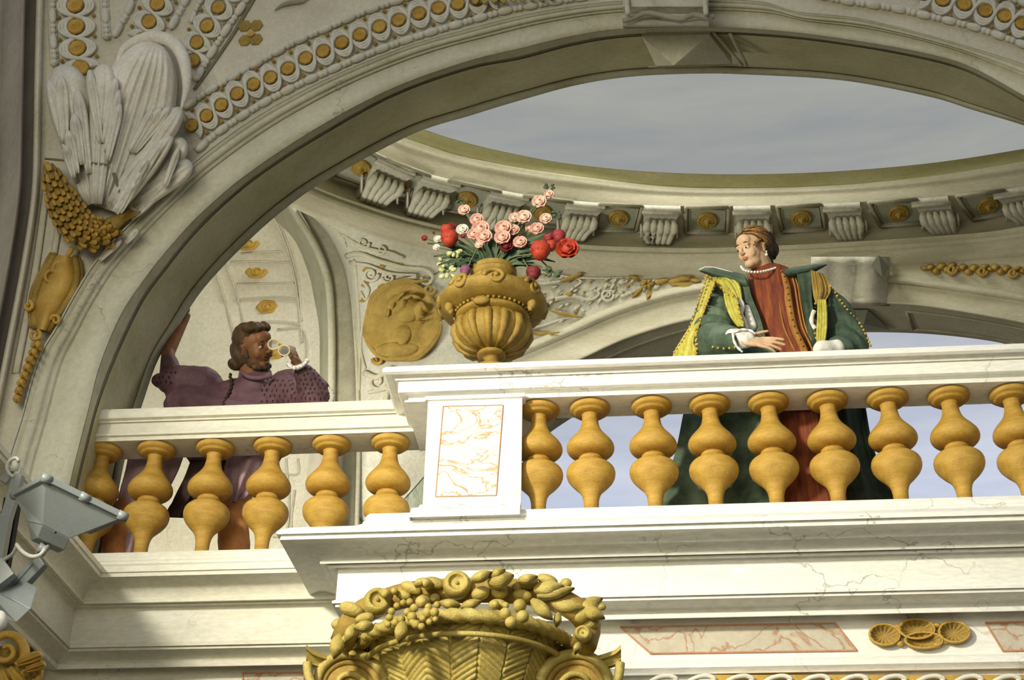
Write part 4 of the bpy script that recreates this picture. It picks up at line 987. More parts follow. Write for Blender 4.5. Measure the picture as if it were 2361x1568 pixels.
for i, (px_, py_, kind, colr, r, dy, lab) in enumerate(fl):
    c = P(px_, py_, UY+dy*1.0); sc = pxs(px_, py_, c.y)*r
    t = thing('flower' if kind != 'leafy' else 'leaf_sprig', lab, 'flower' if kind != 'leafy' else 'sprig', c, 'flowers in the gilded urn')
    rr = random.Random(i)
    root = mouth+Vector(((c.x-UX)*.12, -.02+rr.uniform(-.03, .03), -.03))
    d = c-root; mid = root+d*.5+Vector((-.08*d.x, 0, .10*abs(d.x)+.02)); 
    if c.z < ZM: mid = root+Vector((d.x*.5, -.06, .12))
    bm = new(); st = spl([root, root.lerp(mid, .5)+Vector((0, 0, .02)), mid, c], 12); tube(bm, st, .0048, 6); obj('stem', bm, MST, t)
    bm = new()
    if kind == 'rose': petal_ball(bm, c, sc, 10, 4, rnd_=rr); ell(bm, c+Vector((0, -.004, 0)), (sc*.5, sc*.3, sc*.45))
    elif kind == 'tulip': cup(bm, c, sc*.95, sc*1.5); ell(bm, c, (sc*.72, sc*.72, sc*.6))
    else:
        for k in range(9):
            a = rr.uniform(0, 2*pi); e = c+Vector((cos(a)*sc, rr.uniform(-.02, .02), sin(a)*sc*.8)); ell(bm, c.lerp(e, .8), (sc*.42, sc*.2, sc*.28), Matrix.Rotation(-a, 3, 'Y'), 8, 6)
    obj('bloom' if kind != 'leafy' else 'leaves', bm, ML if colr == 'dark' else FM[colr], t)
    if kind == 'rose' and r > 12:
        bm = new(); ell(bm, c+Vector((0, -sc*.62, 0)), (sc*.16, sc*.1, sc*.14), seg=8, ring=6); obj('flower_centre', bm, FM[colr], t)
# long blade leaves springing from the mouth
blades = [(1145, 500), (1155, 520), (1128, 530), (1120, 560), (1095, 560), (1075, 580), (1050, 560), (1030, 585), (1000, 590), (985, 560), (1010, 610), (1050, 612), (1175, 540), (1190, 575), (1205, 560), (1220, 575), (1215, 590), (1180, 590), (1240, 560), (1265, 535), (1230, 604), (1280, 603), (1250, 615), (1000, 632), (1060, 600), (1165, 570), (1140, 560), (1110, 585), (1085, 600), (1195, 600), (1150, 585), (1200, 520), (1020, 565), (1260, 596), (1040, 600), (1070, 560), (1100, 540), (1130, 590), (1160, 595), (1175, 600), (1210, 610), (1225, 590), (1190, 548), (1142, 540), (1015, 595), (1060, 612), (1240, 620), (1110, 602)]
bo = None
for i, (x, y) in enumerate(blades):
    rr = random.Random(100+i); c = P(x, y, UY-.02-rr.random()*.12); root = mouth+Vector(((c.x-UX)*.15, -.03, -.03)); d = c-root
    mid = root+d*.5+Vector((0, 0, .18*abs(d.x)+.01)); st = spl([root, mid, c], 12); bm = new()
    L_, R_, U_ = [], [], []
    for k, p in enumerate(st):
        tt = (st[min(11, k+1)]-st[max(0, k-1)]).normalized(); sd = tt.cross(Vector((0, -1, 0))).normalized(); w = .019*sin(pi*(.1+.88*k/11)); L_.append(p+sd*w); R_.append(p-sd*w); U_.append(p+Vector((0, .006, 0)))
    loft(bm, [L_, U_, R_]); loft(bm, [L_, [u+Vector((0, .004, 0)) for u in U_], R_])
    obj('blade_leaf', bm, ML, None, True, origin=root, label='long narrow dark green leaf arching out of the urn', cat='leaf', group='blade leaves in the urn')
# ================================================================ GILT BASKET CAPITAL
YC = YR-.62
cap = thing('gilded_basket', 'large gilded woven basket capital heaped with fruit at the bottom centre', 'capital', P(1080, 1600, YC))
bs = pxs(1080, 1500, YC)
BC_ = P(1075, 1500, YC); bcx = BC_.x; bcy = YC+.05
def bz(y): return zat(1080, y, bcy-.3)
ztop = bz(1462); zb_ = bz(1700)
# woven body, flaring to the rim; weave modelled as herringbone ridges
angs = [pi+pi*i/520 for i in range(521)]+[pi*i/24 for i in range(1, 24)]
NV = 170; rows = []
for j in range(NV+1):
    v = j/NV; z = ztop+(zb_-ztop)*v; yp = v*238
    r = (232-120*v**.8+10*sin(v*pi))*bs
    rg = []
    for a in angs:
        up3 = a*232; k_ = math.floor(up3/72); lu = up3-k_*72; sg_ = 1 if k_ % 2 else -1
        ph = (yp*1.25+sg_*lu*.62)/15.5
        d = sqrt(abs(math.sin(ph*pi)))*.009-(.006 if (int(math.floor(ph)) % 4 == 0) else 0)-(.007 if min(lu, 72-lu) < 3 else 0)
        rg.append(Vector((bcx+cos(a)*(r+d), bcy+sin(a)*(r+d), z)))
    rows.append(rg)
bm = new(); loft(bm, rows, closed=True); obj('woven_body', bm, M['gold_pale'], cap)
# rope rim
NR = 260; rows = []
for i in range(NR):
    a = 2*pi*i/NR; rg = []
    for k in range(14):
        b_ = 2*pi*k/14; rr = (15+2.4*cos((b_*3+a*46)))*bs
        R_ = 248*bs+cos(b_)*rr
        rg.append(Vector((bcx+cos(a)*R_, bcy+sin(a)*R_, ztop+sin(b_)*rr+.01)))
    rows.append(rg)
bm = new(); loft(bm, rows+[rows[0]], closed=True); obj('rope_rim', bm, M['gold_pale'], cap)
bm = new(); pts = [Vector((bcx+cos(2*pi*i/80)*236*bs, bcy+sin(2*pi*i/80)*236*bs, ztop-.065)) for i in range(81)]; tube(bm, pts, .013, 8); obj('rim_cord', bm, M['gold_pale'], cap)
# heaped fruit and leaves (pixel positions; depth follows the round rim)
def fdep(x, y):
    u = (x-1075)/320.0; return bcy-.56*sqrt(max(0.05, 1-u*u))*(.55 if y < 1400 else .9)-.06
def fr_ell(name, x, y, rx_, ry_, rot=0, ex=0, mat='gold_pale'):
    Y = fdep(x, y)-ex; s = pxs(x, y, Y); bm = new(); ell(bm, P(x, y, Y), (rx_*s, min(rx_, ry_)*s, ry_*s), Matrix.Rotation(-radians(rot), 3, 'Y'), 18, 12); return obj(name, bm, M[mat], cap), Y
def pome(x, y, r, rot=0):
    Y = fdep(x, y); s = pxs(x, y, Y)*r; c = P(x, y, Y); bm = new()
    Rm = Matrix.Rotation(radians(rot), 3, 'Z')
    rows = []
    for rr, h in ((.0, -1), (.35, -.95), (.7, -.72), (.95, -.3), (1, .1), (.92, .5), (.78, .72), (.62, .8), (.56, .72), (.5, .55), (.3, .5), (.0, .5)):
        rows.append([c+Rm @ Vector((cos(a)*s*rr*(1+(.04*cos(a*16) if .5 < rr < .8 and h > .4 else 0)), -h*s*.9, sin(a)*s*rr)) for a in [2*pi*k/32 for k in range(32)]])
    loft(bm, rows, closed=True); o = obj('pomegranate', bm, M['gold_pale'], cap)
    bm = new(); ell(bm, c+Rm @ Vector((0, -.5*s, 0)), (.14*s, .12*s, .14*s), seg=8, ring=6); obj('seed_boss', bm, M['gold_dark'], cap)
def leafc(bx, by, tx, ty, w, ex=.05, name='leaf', fl_=4, bend=0):
    Y = fdep((bx+tx)/2, (by+ty)/2)-ex; bm = new()
    b = Vector((bx, by)); t = Vector((tx, ty)); ax = t-b; Ln = ax.length; ax /= Ln; nx = Vector((-ax.y, ax.x)); rows = []; rk = []
    for i in range(17):
        s = i/16; ww = w*sin(pi*min(1, .06+.94*s))**.75*(1-.15*s) if i < 16 else .4
        c = b+ax*Ln*s+nx*bend*sin(pi*s)*Ln
        rows.append([P(*(c+nx*u*ww), Y-.035*(1-u*u)-.035*sin(pi*s)-.003*cos(u*fl_*2*pi)) for u in [-1+k/8 for k in range(17)]])
        rk.append([p+Vector((0, .014, 0)) for p in rows[-1]])
    a_ = loft(bm, rows); c_ = loft(bm, rk)
    for i in range(16):
        for e in (0, 16):
            try: bm.faces.new((a_[i][e], a_[i+1][e], c_[i+1][e], c_[i][e]))
            except ValueError: pass
    obj(name, bm, M['gold_pale'], cap)
pome(870, 1389, 33, 14); pome(1054, 1350, 33, 6); pome(1345, 1462, 20, -10)
for x, y, a, b_, r_ in ((810, 1405, 30, 17, -20), (785, 1440, 22, 15, 0), (803, 1472, 16, 11, 10), (948, 1356, 27, 14, -25), (1000, 1345, 26, 15, -15), (1108, 1368, 22, 16, 20), (1152, 1365, 20, 15, 0), (1205, 1373, 24, 14, -15), (1262, 1337, 26, 13, -20),
                       (1305, 1345, 14, 12, 0), (1215, 1342, 26, 18, 10), (978, 1384, 16, 14, 0), (1003, 1378, 12, 10, 0), (1192, 1353, 12, 10, 0), (1362, 1436, 24, 17, 30), (1350, 1410, 34, 22, 40), (1388, 1400, 10, 8, 0), (930, 1372, 20, 12, -20), (1148, 1395, 22, 14, -5), (840, 1425, 22, 12, 15)):
    fr_ell('fruit', x, y, a, b_, r_)
for x, y, r in ((909, 1363, 9), (972, 1388, 15), (950, 1423, 12), (925, 1428, 10), (903, 1410, 9), (915, 1397, 8), (985, 1413, 12), (1002, 1412, 11), (975, 1426, 9), (990, 1434, 8), (960, 1440, 11), (952, 1435, 9), (972, 1445, 9), (940, 1412, 10), (955, 1402, 10), (1008, 1395, 9), (930, 1390, 8), (1165, 1415, 14), (1178, 1435, 14), (1205, 1422, 15), (1198, 1397, 16), (1166, 1396, 8), (1142, 1394, 10), (912, 1436, 10), (898, 1424, 9), (988, 1400, 9), (1004, 1428, 7), (945, 1388, 9), (1240, 1402, 9), (895, 1440, 8)):
    fr_ell('berry', x, y, r, r, 0, .05)
for a in ((1085, 1338, 1135, 1318, 13), (1125, 1345, 1185, 1325, 20), (1130, 1330, 1165, 1312, 12), (1060, 1395, 1010, 1388, 12), (1230, 1360, 1300, 1350, 18), (1238, 1375, 1325, 1355, 15), (1225, 1382, 1275, 1428, 16), (1268, 1388, 1355, 1402, 18), (930, 1432, 918, 1482, 16), (1288, 1412, 1282, 1445, 10), (785, 1462, 768, 1518, 18), (820, 1440, 795, 1482, 14), (1320, 1410, 1390, 1378, 18), (1340, 1400, 1395, 1425, 16), (815, 1500, 810, 1518, 10), (1000, 1350, 960, 1336, 12), (905, 1375, 870, 1360, 12), (1062, 1400, 1110, 1385, 12), (1335, 1480, 1325, 1508, 9), (1195, 1340, 1240, 1328, 12), (860, 1440, 815, 1448, 14), (955, 1350, 985, 1335, 10)):
    leafc(*a)
# filling behind the fruit
bm = new(); pts = [P(x, y, fdep(x, y)+.07) for x, y in ((790, 1480), (815, 1430), (870, 1395), (950, 1370), (1060, 1362), (1160, 1362), (1250, 1372), (1320, 1400), (1355, 1440), (1345, 1490))]
tube(bm, spl(pts, 40), .06, 10); obj('foliage_bed', bm, M['gold_dark'], cap)
# volutes and abacus horns
for sg, cx, hx in ((-1, 800, 706), (1, 1335, 1432)):
    bm = new(); c = (cx-sg*0, 1585); sp_ = spiral(c, 92, 14, (-pi*.05 if sg < 0 else pi*1.05), (-1.6 if sg < 0 else 1.6), 70, .95)
    ptube(bm, sp_, YC-.12, 13, 90, 10, taper=lambda s: 1.1-.6*s); obj('volute', bm, M['gold_pale'], cap)
    bm = new(); sp_ = [(x, y+3) for x, y in spiral(c, 74, 8, (-pi*.05 if sg < 0 else pi*1.05), (-1.6 if sg < 0 else 1.6), 70, .95)]
    ptube(bm, sp_, YC-.10, 9, 90, 8, taper=lambda s: 1.1-.6*s); obj('volute_fillet', bm, M['gold_dark'], cap)
    bm = new(); rows = []
    for rr, h in ((1, 0), (.95, .05), (.7, .08), (.001, .09)): rows.append([P(c[0]+cos(a)*84*rr, c[1]+sin(a)*80*rr, YC-.02-h) for a in [2*pi*k/32 for k in range(32)]])
    loft(bm, rows, closed=True); obj('volute_disc', bm, M['gold_dark'], cap)
    # horn: concave abacus corner
    bm = new(); xi = cx+(-sg)*(-30); rows = []
    for s in [i/12 for i in range(13)]:
        x = hx+(c[0]-sg*60-hx)*s; ytop = 1486+46*s**.55+ (0 if s > .05 else 0); yy = YC-.20+.22*s
        rows.append([P(x, ytop, yy+.12), P(x, ytop, yy), P(x, ytop+10, yy-.012), P(x-0, ytop+14, yy+.01), P(x, ytop+30-8*s, yy+.03), P(x, ytop+34-8*s, yy+.02), P(x, ytop+40-8*s, yy+.05), P(x, ytop+40-8*s, yy+.12)])
    vr = loft(bm, rows, closed=True)
    try: bm.faces.new(vr[0]); bm.faces.new(vr[-1])
    except ValueError: pass
    sharp(obj('abacus_horn', bm, M['gold_pale'], cap), 30)
    bm = new(); leaf_ = [(hx-sg*2, 1528), (hx-sg*6, 1560), (hx-sg*18, 1590)]; ptube(bm, leaf_, YC-.18, 11, 12, 8); obj('corner_leaf', bm, M['gold_pale'], cap)
# second capital at the bottom left corner
c2 = thing('gilded_capital', 'dark gilded scroll capital in the bottom left corner under the floodlights', 'capital', P(40, 1560, -.75))
YQ = -.75
for i, (cx, cy, r0, a0, tn, w) in enumerate(((14, 1500, 46, pi*.2, -1.5, 11), (66, 1556, 34, pi*1.2, 1.4, 9))):
    bm = new(); ptube(bm, spiral((cx, cy), r0, 6, a0, tn, 50), YQ, w, 60, 10, taper=lambda s: 1.1-.6*s); obj('volute', bm, M['gold'], c2)
for a in ((40, 1530, 100, 1508, 14), (60, 1545, 106, 1530, 12), (20, 1540, 60, 1590, 14), (0, 1545, 20, 1600, 16), (70, 1570, 100, 1600, 14)):
    bm = new(); lobe(bm, a[:2], a[2:4], 8, a[4], YQ-.03, .06, 3, .06); obj('acanthus_lobe', bm, M['gold'], c2)
bm = new(); rows = [[P(x, y, YQ+.06) for x in (-60, 0, 40, 70)] for y in (1490, 1520, 1560, 1640)]; loft(bm, slab(rows)); obj('core', bm, M['gold_dark'], c2)
# gilt lace ornament along the bottom edge right of the basket
t = thing('gilt_frieze', 'gilt punched ground with pale leaf scrolls along the bottom edge', 'frieze', P(1900, 1570, YR-.05))
bm = new(); rows = [[P(x, y, YR-.06-yy) for x in range(1640, 2460, 20)] for y, yy in ((1556, .0), (1556, .03), (1640, .03), (1640, 0))]; loft(bm, rows); obj('gilt_ground', bm, M['gold'], t)
for k in range(11):
    x = 1500+k*88; bm = new(); ptube(bm, [(x, 1572), (x+20, 1562), (x+44, 1559), (x+60, 1566), (x+52, 1574)], YR-.12, 6, 20, 8); obj('leaf_scroll', bm, M['ivory'], t)
# scallop shells on the frieze
for i, (x, y, rx_, ry_, lab) in enumerate(((2038, 1468, 34, 21, 'leftmost of the four'), (2112, 1455, 40, 20, 'upper middle one of the four'), (2128, 1481, 42, 16, 'lower middle one of the four'), (2198, 1462, 34, 21, 'rightmost of the four'))):
    t = thing('frieze_shell', 'dull gilt oyster shell on the frieze, '+lab, 'shell', P(x, y, Yfz), 'four gilt shells on the frieze')
    s = pxs(x, y, Yfz); c = P(x, y, Yfz-.005); bm = new(); rows = []
    for rr, h in ((1.0, 0), (1.02, .02), (.95, .035), (.85, .025), (.6, .008), (.3, .004), (.001, .003)):
        rows.append([c+Vector((cos(a)*rx_*s*rr, -h+(-.006*cos(a*14) if .4 < rr < .9 else 0), sin(a)*ry_*s*1.18*rr)) for a in [2*pi*k/56 for k in range(56)]])
    loft(bm, rows, closed=True); obj('shell_bowl', bm, M['gold_dark'], t)
    bm = new(); tube(bm, [c+Vector((cos(a)*rx_*s, -.03, sin(a)*ry_*s*1.18)) for a in [2*pi*k/40 for k in range(41)]], .006, 6); obj('shell_rim', bm, M['gold'], t)
bm = new()
for x, y in ((2075, 1484), (2160, 1488), (2160, 1442), (2070, 1446), (2180, 1478)): ell(bm, P(x, y, Yfz-.02), (.02, .015, .014))
obj('gilt_pearls', bm, M['gold'], None, origin=P(2120, 1470, Yfz), label='small gilt pearls between the four frieze shells', cat='ornament', kind='stuff')
# ================================================================ FLOODLIGHTS (bottom left)
def hexa(bm, a, b):   # two quads
    va = [bm.verts.new(p) for p in a]; vb = [bm.verts.new(p) for p in b]
    bm.faces.new(va); bm.faces.new(vb[::-1])
    for i in range(4): bm.faces.new((va[i], va[(i+1) % 4], vb[(i+1) % 4], vb[i]))
def bar(bm, p, q, w, h, up=Vector((0, -1, 0))):
    t = (q-p).normalized(); s = t.cross(up).normalized(); u = s.cross(t)
    hexa(bm, [p+s*w+u*h, p-s*w+u*h, p-s*w-u*h, p+s*w-u*h], [q+s*w+u*h, q-s*w+u*h, q-s*w-u*h, q+s*w-u*h])
def bevel(o, w=.004):
    m = o.modifiers.new('bevel', 'BEVEL'); m.width = w; m.segments = 2; m.limit_method = 'ANGLE'; return o
fA, fB, fC = P(33, 1147, -1.62), P(104, 1110, -1.92), P(280, 1196, -1.72); fD = fA+fC-fB
eA, eB, eC = P(62, 1202, -1.72), P(97, 1210, -1.80), P(161, 1242, -1.74); eD = eA+eC-eB
nrm_ = (fC-fB).cross(fA-fB).normalized()
if nrm_.dot(eB-fB) > 0: nrm_ = -nrm_
fl1 = thing('floodlight', 'grey metal floodlight with a square funnel housing, nearest the left balusters', 'floodlight', (eA+eB+eC+eD)/4)
bm = new(); hexa(bm, [fA, fB, fC, fD], [eA, eB, eC, eD]); bevel(obj('funnel_housing', bm, M['steel'], fl1, False))
bm = new(); dn = [P(72, 1247, -1.66)-eA, P(85, 1240, -1.75)-eB, P(149, 1269, -1.69)-eC]; dn.append(dn[0]+dn[2]-dn[1])
hexa(bm, [eA, eB, eC, eD], [eA+dn[0], eB+dn[1], eC+dn[2], eD+dn[3]]); bevel(obj('lamp_box', bm, M['steel'], fl1, False))
bm = new()
fr = [fA, fB, fC, fD]; cen = (fA+fB+fC+fD)/4
for i in range(4):
    p, q = fr[i], fr[(i+1) % 4]; bar(bm, p+nrm_*.012, q+nrm_*.012, .016, .014, nrm_)
bevel(obj('front_frame', bm, M['steel'], fl1, False))
bm = new(); g = [cen+(p-cen)*.93+nrm_*.01 for p in fr]; hexa(bm, g, [p+nrm_*.004 for p in g]); obj('front_glass', bm, M['steel_dark'], fl1, False)
for p, d in ((fB, fC-fB), (fB.lerp(fC, .5), fC-fB), (fC, fC-fB), (fA, fB-fA)):
    bm = new(); d = d.normalized(); tube(bm, [p+nrm_*.012-d*.022, p+nrm_*.012+d*.022], .02, 12); obj('clip', bm, M['steel'], fl1)
bm = new(); ell(bm, P(128, 1228, -1.80), (.005, .005, .005)); obj('screw', bm, M['black'], fl1)
bm = new(); tube(bm, [P(104, 1258, -1.72), P(92, 1276, -1.70)], .022, 12); tube(bm, [P(88, 1270, -1.72), P(112, 1262, -1.74)], .012, 10); obj('hinge', bm, M['steel'], fl1)
bm = new(); tube(bm, spl([P(38, 1255, -1.72), P(52, 1272, -1.73), P(72, 1283, -1.74), P(92, 1280, -1.75), P(104, 1266, -1.75)], 20), .009, 8); obj('cable', bm, M['cable'], fl1)
bm = new(); bar(bm, P(100, 1292, -1.62), P(-30, 1425, -1.5), .030, .015, Vector((.3, -1, .3))); bevel(obj('bracket_arm', bm, M['steel'], fl1, False))
bm = new(); bar(bm, P(90, 1300, -1.58), P(-40, 1445, -1.46), .012, .05, Vector((.3, -1, .3))); bevel(obj('bracket_arm', bm, M['steel'], fl1, False))
# mast with the second lamp
ms = thing('lamp_mast', 'dark metal mast with insulator at the left edge carrying the floodlights', 'mast', P(10, 1300, -1.4))
bm = new(); bar(bm, P(44, 1096, -1.45), P(-14, 1300, -1.40), .024, .02); bevel(obj('upright', bm, M['steel'], ms, False))
bm = new(); bar(bm, P(30, 1150, -1.38), P(0, 1330, -1.35), .035, .02); obj('rear_upright', bm, M['black'], ms, False)
bm = new(); bar(bm, P(10, 1190, -1.42), P(-10, 1300, -1.5), .035, .02); obj('side_plate', bm, M['steel'], ms, False)
bm = new(); tube(bm, spl([P(32, 1100, -1.47), P(20, 1090, -1.47), P(16, 1074, -1.48), P(24, 1061, -1.48), P(38, 1056, -1.48), P(43, 1064, -1.48)], 20), .0085, 8); obj('cable_loop', bm, M['cable'], ms)
bm = new(); tube(bm, [P(36, 1066, -1.46), P(33, 1088, -1.46)], .02, 12); tube(bm, [P(40, 1078, -1.45), P(40, 1100, -1.45)], .016, 12); obj('insulator', bm, M['cable'], ms)
bm = new(); bar(bm, P(8, 1112, -1.44), P(26, 1090, -1.44), .02, .012); obj('clamp', bm, M['steel'], ms, False)
fl2 = thing('floodlight', 'second grey floodlight, cut by the left edge below the first', 'floodlight', P(30, 1400, -1.6))
a_ = [P(28, 1381, -1.72), P(64, 1342, -1.60), P(85, 1353, -1.62), P(72, 1403, -1.74)]
bm = new(); hexa(bm, a_, [P(-60, 1370, -1.6), P(20, 1338, -1.5), P(40, 1350, -1.5), P(38, 1434, -1.66)]); bevel(obj('lamp_box', bm, M['steel'], fl2, False))
bm = new(); hexa(bm, [P(-40, 1350, -1.7), P(28, 1381, -1.74), P(72, 1403, -1.75), P(38, 1435, -1.72)], [P(-60, 1360, -1.62), P(20, 1375, -1.62), P(60, 1398, -1.63), P(-50, 1420, -1.6)]); bevel(obj('funnel_housing', bm, M['steel'], fl2, False))
bm = new(); bar(bm, P(22, 1308, -1.66), P(-20, 1340, -1.66), .05, .02); obj('bracket_plate', bm, M['steel'], fl2, False)
bm = new(); ell(bm, P(-4, 1432, -1.78), (.036, .036, .044)); obj('lamp_bulb', bm, M['white'], None, origin=P(-4, 1432, -1.78), label='round white knob peeking in at the left edge below the lamps', cat='knob')
bm = new(); tube(bm, spl([P(40, 1255, -1.70), P(30, 1276, -1.66), P(14, 1288, -1.62), P(-12, 1302, -1.6)], 16), .008, 8); obj('cable', bm, M['cable'], None, origin=P(40, 1255, -1.7), label='pale cable leading from the floodlight to the left edge', cat='cable')
# ================================================================ PEOPLE
def realise(name, bm, mat, parent, voxel=.005, smooth=3, fold=None, matfn=None, origin=None):
    """fuse overlapping volumes into one continuous skin"""
    me = bpy.data.meshes.new('tmp'); bmesh.ops.recalc_face_normals(bm, faces=bm.faces[:]); bm.to_mesh(me); bm.free()
    o = bpy.data.objects.new('tmp', me); COL.objects.link(o)
    r = o.modifiers.new('r', 'REMESH'); r.mode = 'VOXEL'; r.voxel_size = voxel; r.use_smooth_shade = True
    if smooth: s = o.modifiers.new('s', 'SMOOTH'); s.iterations = smooth; s.factor = .5
    bpy.context.view_layer.update()
    m2 = bpy.data.meshes.new_from_object(o.evaluated_get(bpy.context.evaluated_depsgraph_get()))
    bpy.data.objects.remove(o); bpy.data.meshes.remove(me)
    b2 = new(); b2.from_mesh(m2); bpy.data.meshes.remove(m2)
    if fold: fold(b2)
    oo = obj(name, b2, mat, parent, True, origin)
    if matfn:
        off = origin_of(oo)
        for p in oo.data.polygons: p.material_index = matfn(oo.data.vertices[p.vertices[0]].co+off)
    return oo
def folds(amp, fx, fy, fz, seed=0, amp2=0.0):
    def f(b):
        b.normal_update(); n_ = [(v, v.normal.copy()) for v in b.verts]
        for v, nn in n_:
            c = v.co; w = noise.noise(Vector((c.x*2+seed, c.y*2, c.z*2)))
            d = sin(c.x*fx+c.y*fy+c.z*fz+w*7+seed)*amp*(.5+.8*abs(noise.noise(c*3+Vector((seed, 0, 0)))))
            d += noise.noise(c*16)*amp2
            v.co = c+nn*d
    return f
def cone(bm, p, q, r0, r1, n=6):
    tube(bm, [Vector(p).lerp(Vector(q), i/n) for i in range(n+1)], [r0+(r1-r0)*i/n for i in range(n+1)], 16); ell(bm, p, (r0,)*3, seg=16, ring=10); ell(bm, q, (r1,)*3, seg=16, ring=10)
HS = -1
RV, UV_, BV = ROT.col[0], ROT.col[1], ROT.col[2]
def view_frame(yaw, roll, nod=0):
    """head basis: columns x (viewer right when facing), y (back of the head), z up; face looks along -y"""
    f = Vector((sin(yaw), 0, cos(yaw))); up = Vector((0, 1, 0)); x = up.cross(f)
    m = Matrix((x, -f, up)).transposed()
    m = Matrix.Rotation(roll, 3, 'Z') @ m @ Matrix.Rotation(nod, 3, 'X')
    return Matrix((RV, UV_, BV)).transposed() @ m
def head_volume(bm, T, sx=1.0, nose=1.0, jaw=1.0):
    def E(c, r, ax=None): ell(bm, T(c), (r[0]*T.s, r[1]*T.s, r[2]*T.s), T.R @ (ax if ax else Matrix.Identity(3)), 24, 16)
    E((0, .07, .13), (.325*sx, .41, .355)); E((0, -.10, -.06), (.262*sx, .28, .37)); E((0, -.215, -.37), (.125*jaw, .12, .10)); E((0, -.10, -.30), (.20*jaw, .20, .16))
    E((0, -.27, .18), (.20, .13, .16))
    for s in (-1, 1):
        E((s*.13, -.235, -.13), (.11, .10, .13)); E((s*.115, -.345, .07), (.095, .045, .028)); E((s*.32*sx, .02, -.04), (.03, .075, .115), Matrix.Rotation(s*.3, 3, 'Z')); E((s*.335*sx, .0, -.13), (.022, .03, .035))
        E((s*.036, -.41*nose, -.125), (.032, .035, .026)); E((s*.335*sx, .03, .03), (.03, .06, .035))
        E((s*.125, -.332, .028), (.062, .045, .022)); E((s*.125, -.328, -.035), (.056, .038, .018))
    tube(bm, [T((0, -.345, .075)), T((0, -.385*nose, .01)), T((0, -.43*nose, -.06)), T((0, -.455*nose, -.11)), T((0, -.43*nose, -.135)), T((0, -.35, -.15))], [.030*T.s, .030*T.s, .036*T.s, .044*T.s, .036*T.s, .03*T.s], 12)
    E((0, -.345, -.222), (.085, .045, .02)); E((.03, -.355, -.218), (.035, .035, .018)); E((-.03, -.355, -.218), (.035, .035, .018)); E((0, -.345, -.262), (.066, .05, .024))
class Tf:
    def __init__(s, c, R, sc): s.c, s.R, s.s = Vector(c), R, sc
    def __call__(s, p): return s.c+s.R @ (Vector(p)*s.s)
def hand(bm, wrist, fwd, up, s, curls, thumb, spread=.12, side=1, lens=(.95, 1.05, 1.0, .8)):
    """five separate fingers; fwd along the palm, up = back-of-hand normal, side: +1 thumb on (fwd x up) side"""
    fwd = fwd.normalized(); up = (up-fwd*up.dot(fwd)).normalized(); sd = fwd.cross(up)*side
    pal = wrist+fwd*s*.48
    for k in range(5):
        u = -1+k*.5; ell(bm, pal+sd*u*.17*s+fwd*(.02*s), (.50*s, .15*s, .12*s), Matrix((fwd, sd, up)).transposed(), 12, 8)
    for k in range(4):
        b = wrist+fwd*s*(.86-.04*abs(k-1))+sd*(.26-.175*k)*s; d = (fwd+sd*spread*(1.2-k)*.6).normalized(); p = b; L_ = lens[k]*s
        r = .097*s*(1-.05*k); c = curls[k] if isinstance(curls[k], (list, tuple)) else (curls[k],)*3; a = 0
        for j, seg_ in enumerate((.42, .28, .22)):
            a += c[j]; dd = (d*cos(a)-up*sin(a)).normalized(); q = p+dd*L_*seg_
            cone(bm, p, q, r*(1-.1*j), r*(1-.1*(j+1)), 3); p = q
    b = wrist+fwd*s*.22+sd*.26*s; p = b
    d = (fwd*thumb[0]+sd*thumb[1]+up*thumb[2]).normalized()
    cone(bm, wrist+fwd*.12*s+sd*.1*s, b, .12*s, .10*s, 3)
    for j, L_ in enumerate((.36, .30, .26)):
        q = p+d*L_*s; cone(bm, p, q, (.10-.012*j)*s, (.09-.014*j)*s, 3); p = q; d = (d*.85+fwd*.35).normalized()
def face_parts(par, T, skin2, iris, browm, gaze=(0, 0), white=None):
    for s in (-1, 1):
        c = (s*.125, -.330, -.002)
        bm = new(); ell(bm, T(c), (.054*T.s, .042*T.s, .040*T.s), T.R, 16, 12); e = obj('eye', bm, white or M['eye_white'], par)
        bm = new(); ell(bm, T((c[0]+gaze[0]*.022, c[1]-.027, c[2]+gaze[1]*.012)), (.029*T.s, .018*T.s, .030*T.s), T.R, 12, 8); obj('iris', bm, iris, e)
        bm = new(); tube(bm, [T((c[0]+u*.058, -.357+.022*u*u, .012+.022*(1-u*u))) for u in (-1, -.6, -.2, .2, .6, 1)], [.005*T.s, .009*T.s, .010*T.s, .010*T.s, .009*T.s, .005*T.s], 6); obj('upper_lid', bm, skin2, par)
        bm = new(); tube(bm, [T((c[0]+u*.085, -.385+.03*u*u, .095+.02*(1-u*u)-.012*u*s)) for u in (-1, -.5, 0, .5, 1)], [.005*T.s, .012*T.s, .013*T.s, .011*T.s, .004*T.s], 6); obj('eyebrow', bm, browm, par)
M['eye_white'] = material('eye_white', (.55, .50, .42), (.62, .58, .5), 20, bump=0)
M['iris'] = material('dark_iris', (.02, .012, .006), (.03, .02, .01), 20, bump=0)
M['skin_w'] = material('light_skin', (.58, .37, .21), (.69, .47, .29), 9, bump=.08, fine=90, rough=.6)
M['lip_w'] = material('lip_red', (.42, .13, .09), (.48, .17, .11), 12, bump=0, rough=.5)
M['blush_w'] = material('rosy_cheek', (.62, .33, .19), (.68, .41, .25), 9, bump=.08, fine=90)
M['hair_w'] = material('auburn_hair', (.055, .026, .010), (.34, .17, .05), 9, (3, 3, 1), c3=(.14, .07, .022), rough=.6, fine=60, bump=.5)
M['hair_dark'] = material('dark_brown_hair', (.02, .012, .007), (.085, .05, .022), 9, (3, 3, 1), rough=.6, fine=60, bump=.5)
M['hair_gold'] = material('golden_brown_hair', (.20, .09, .02), (.50, .28, .08), 9, (3, 3, 1), rough=.5, fine=60, bump=.4)
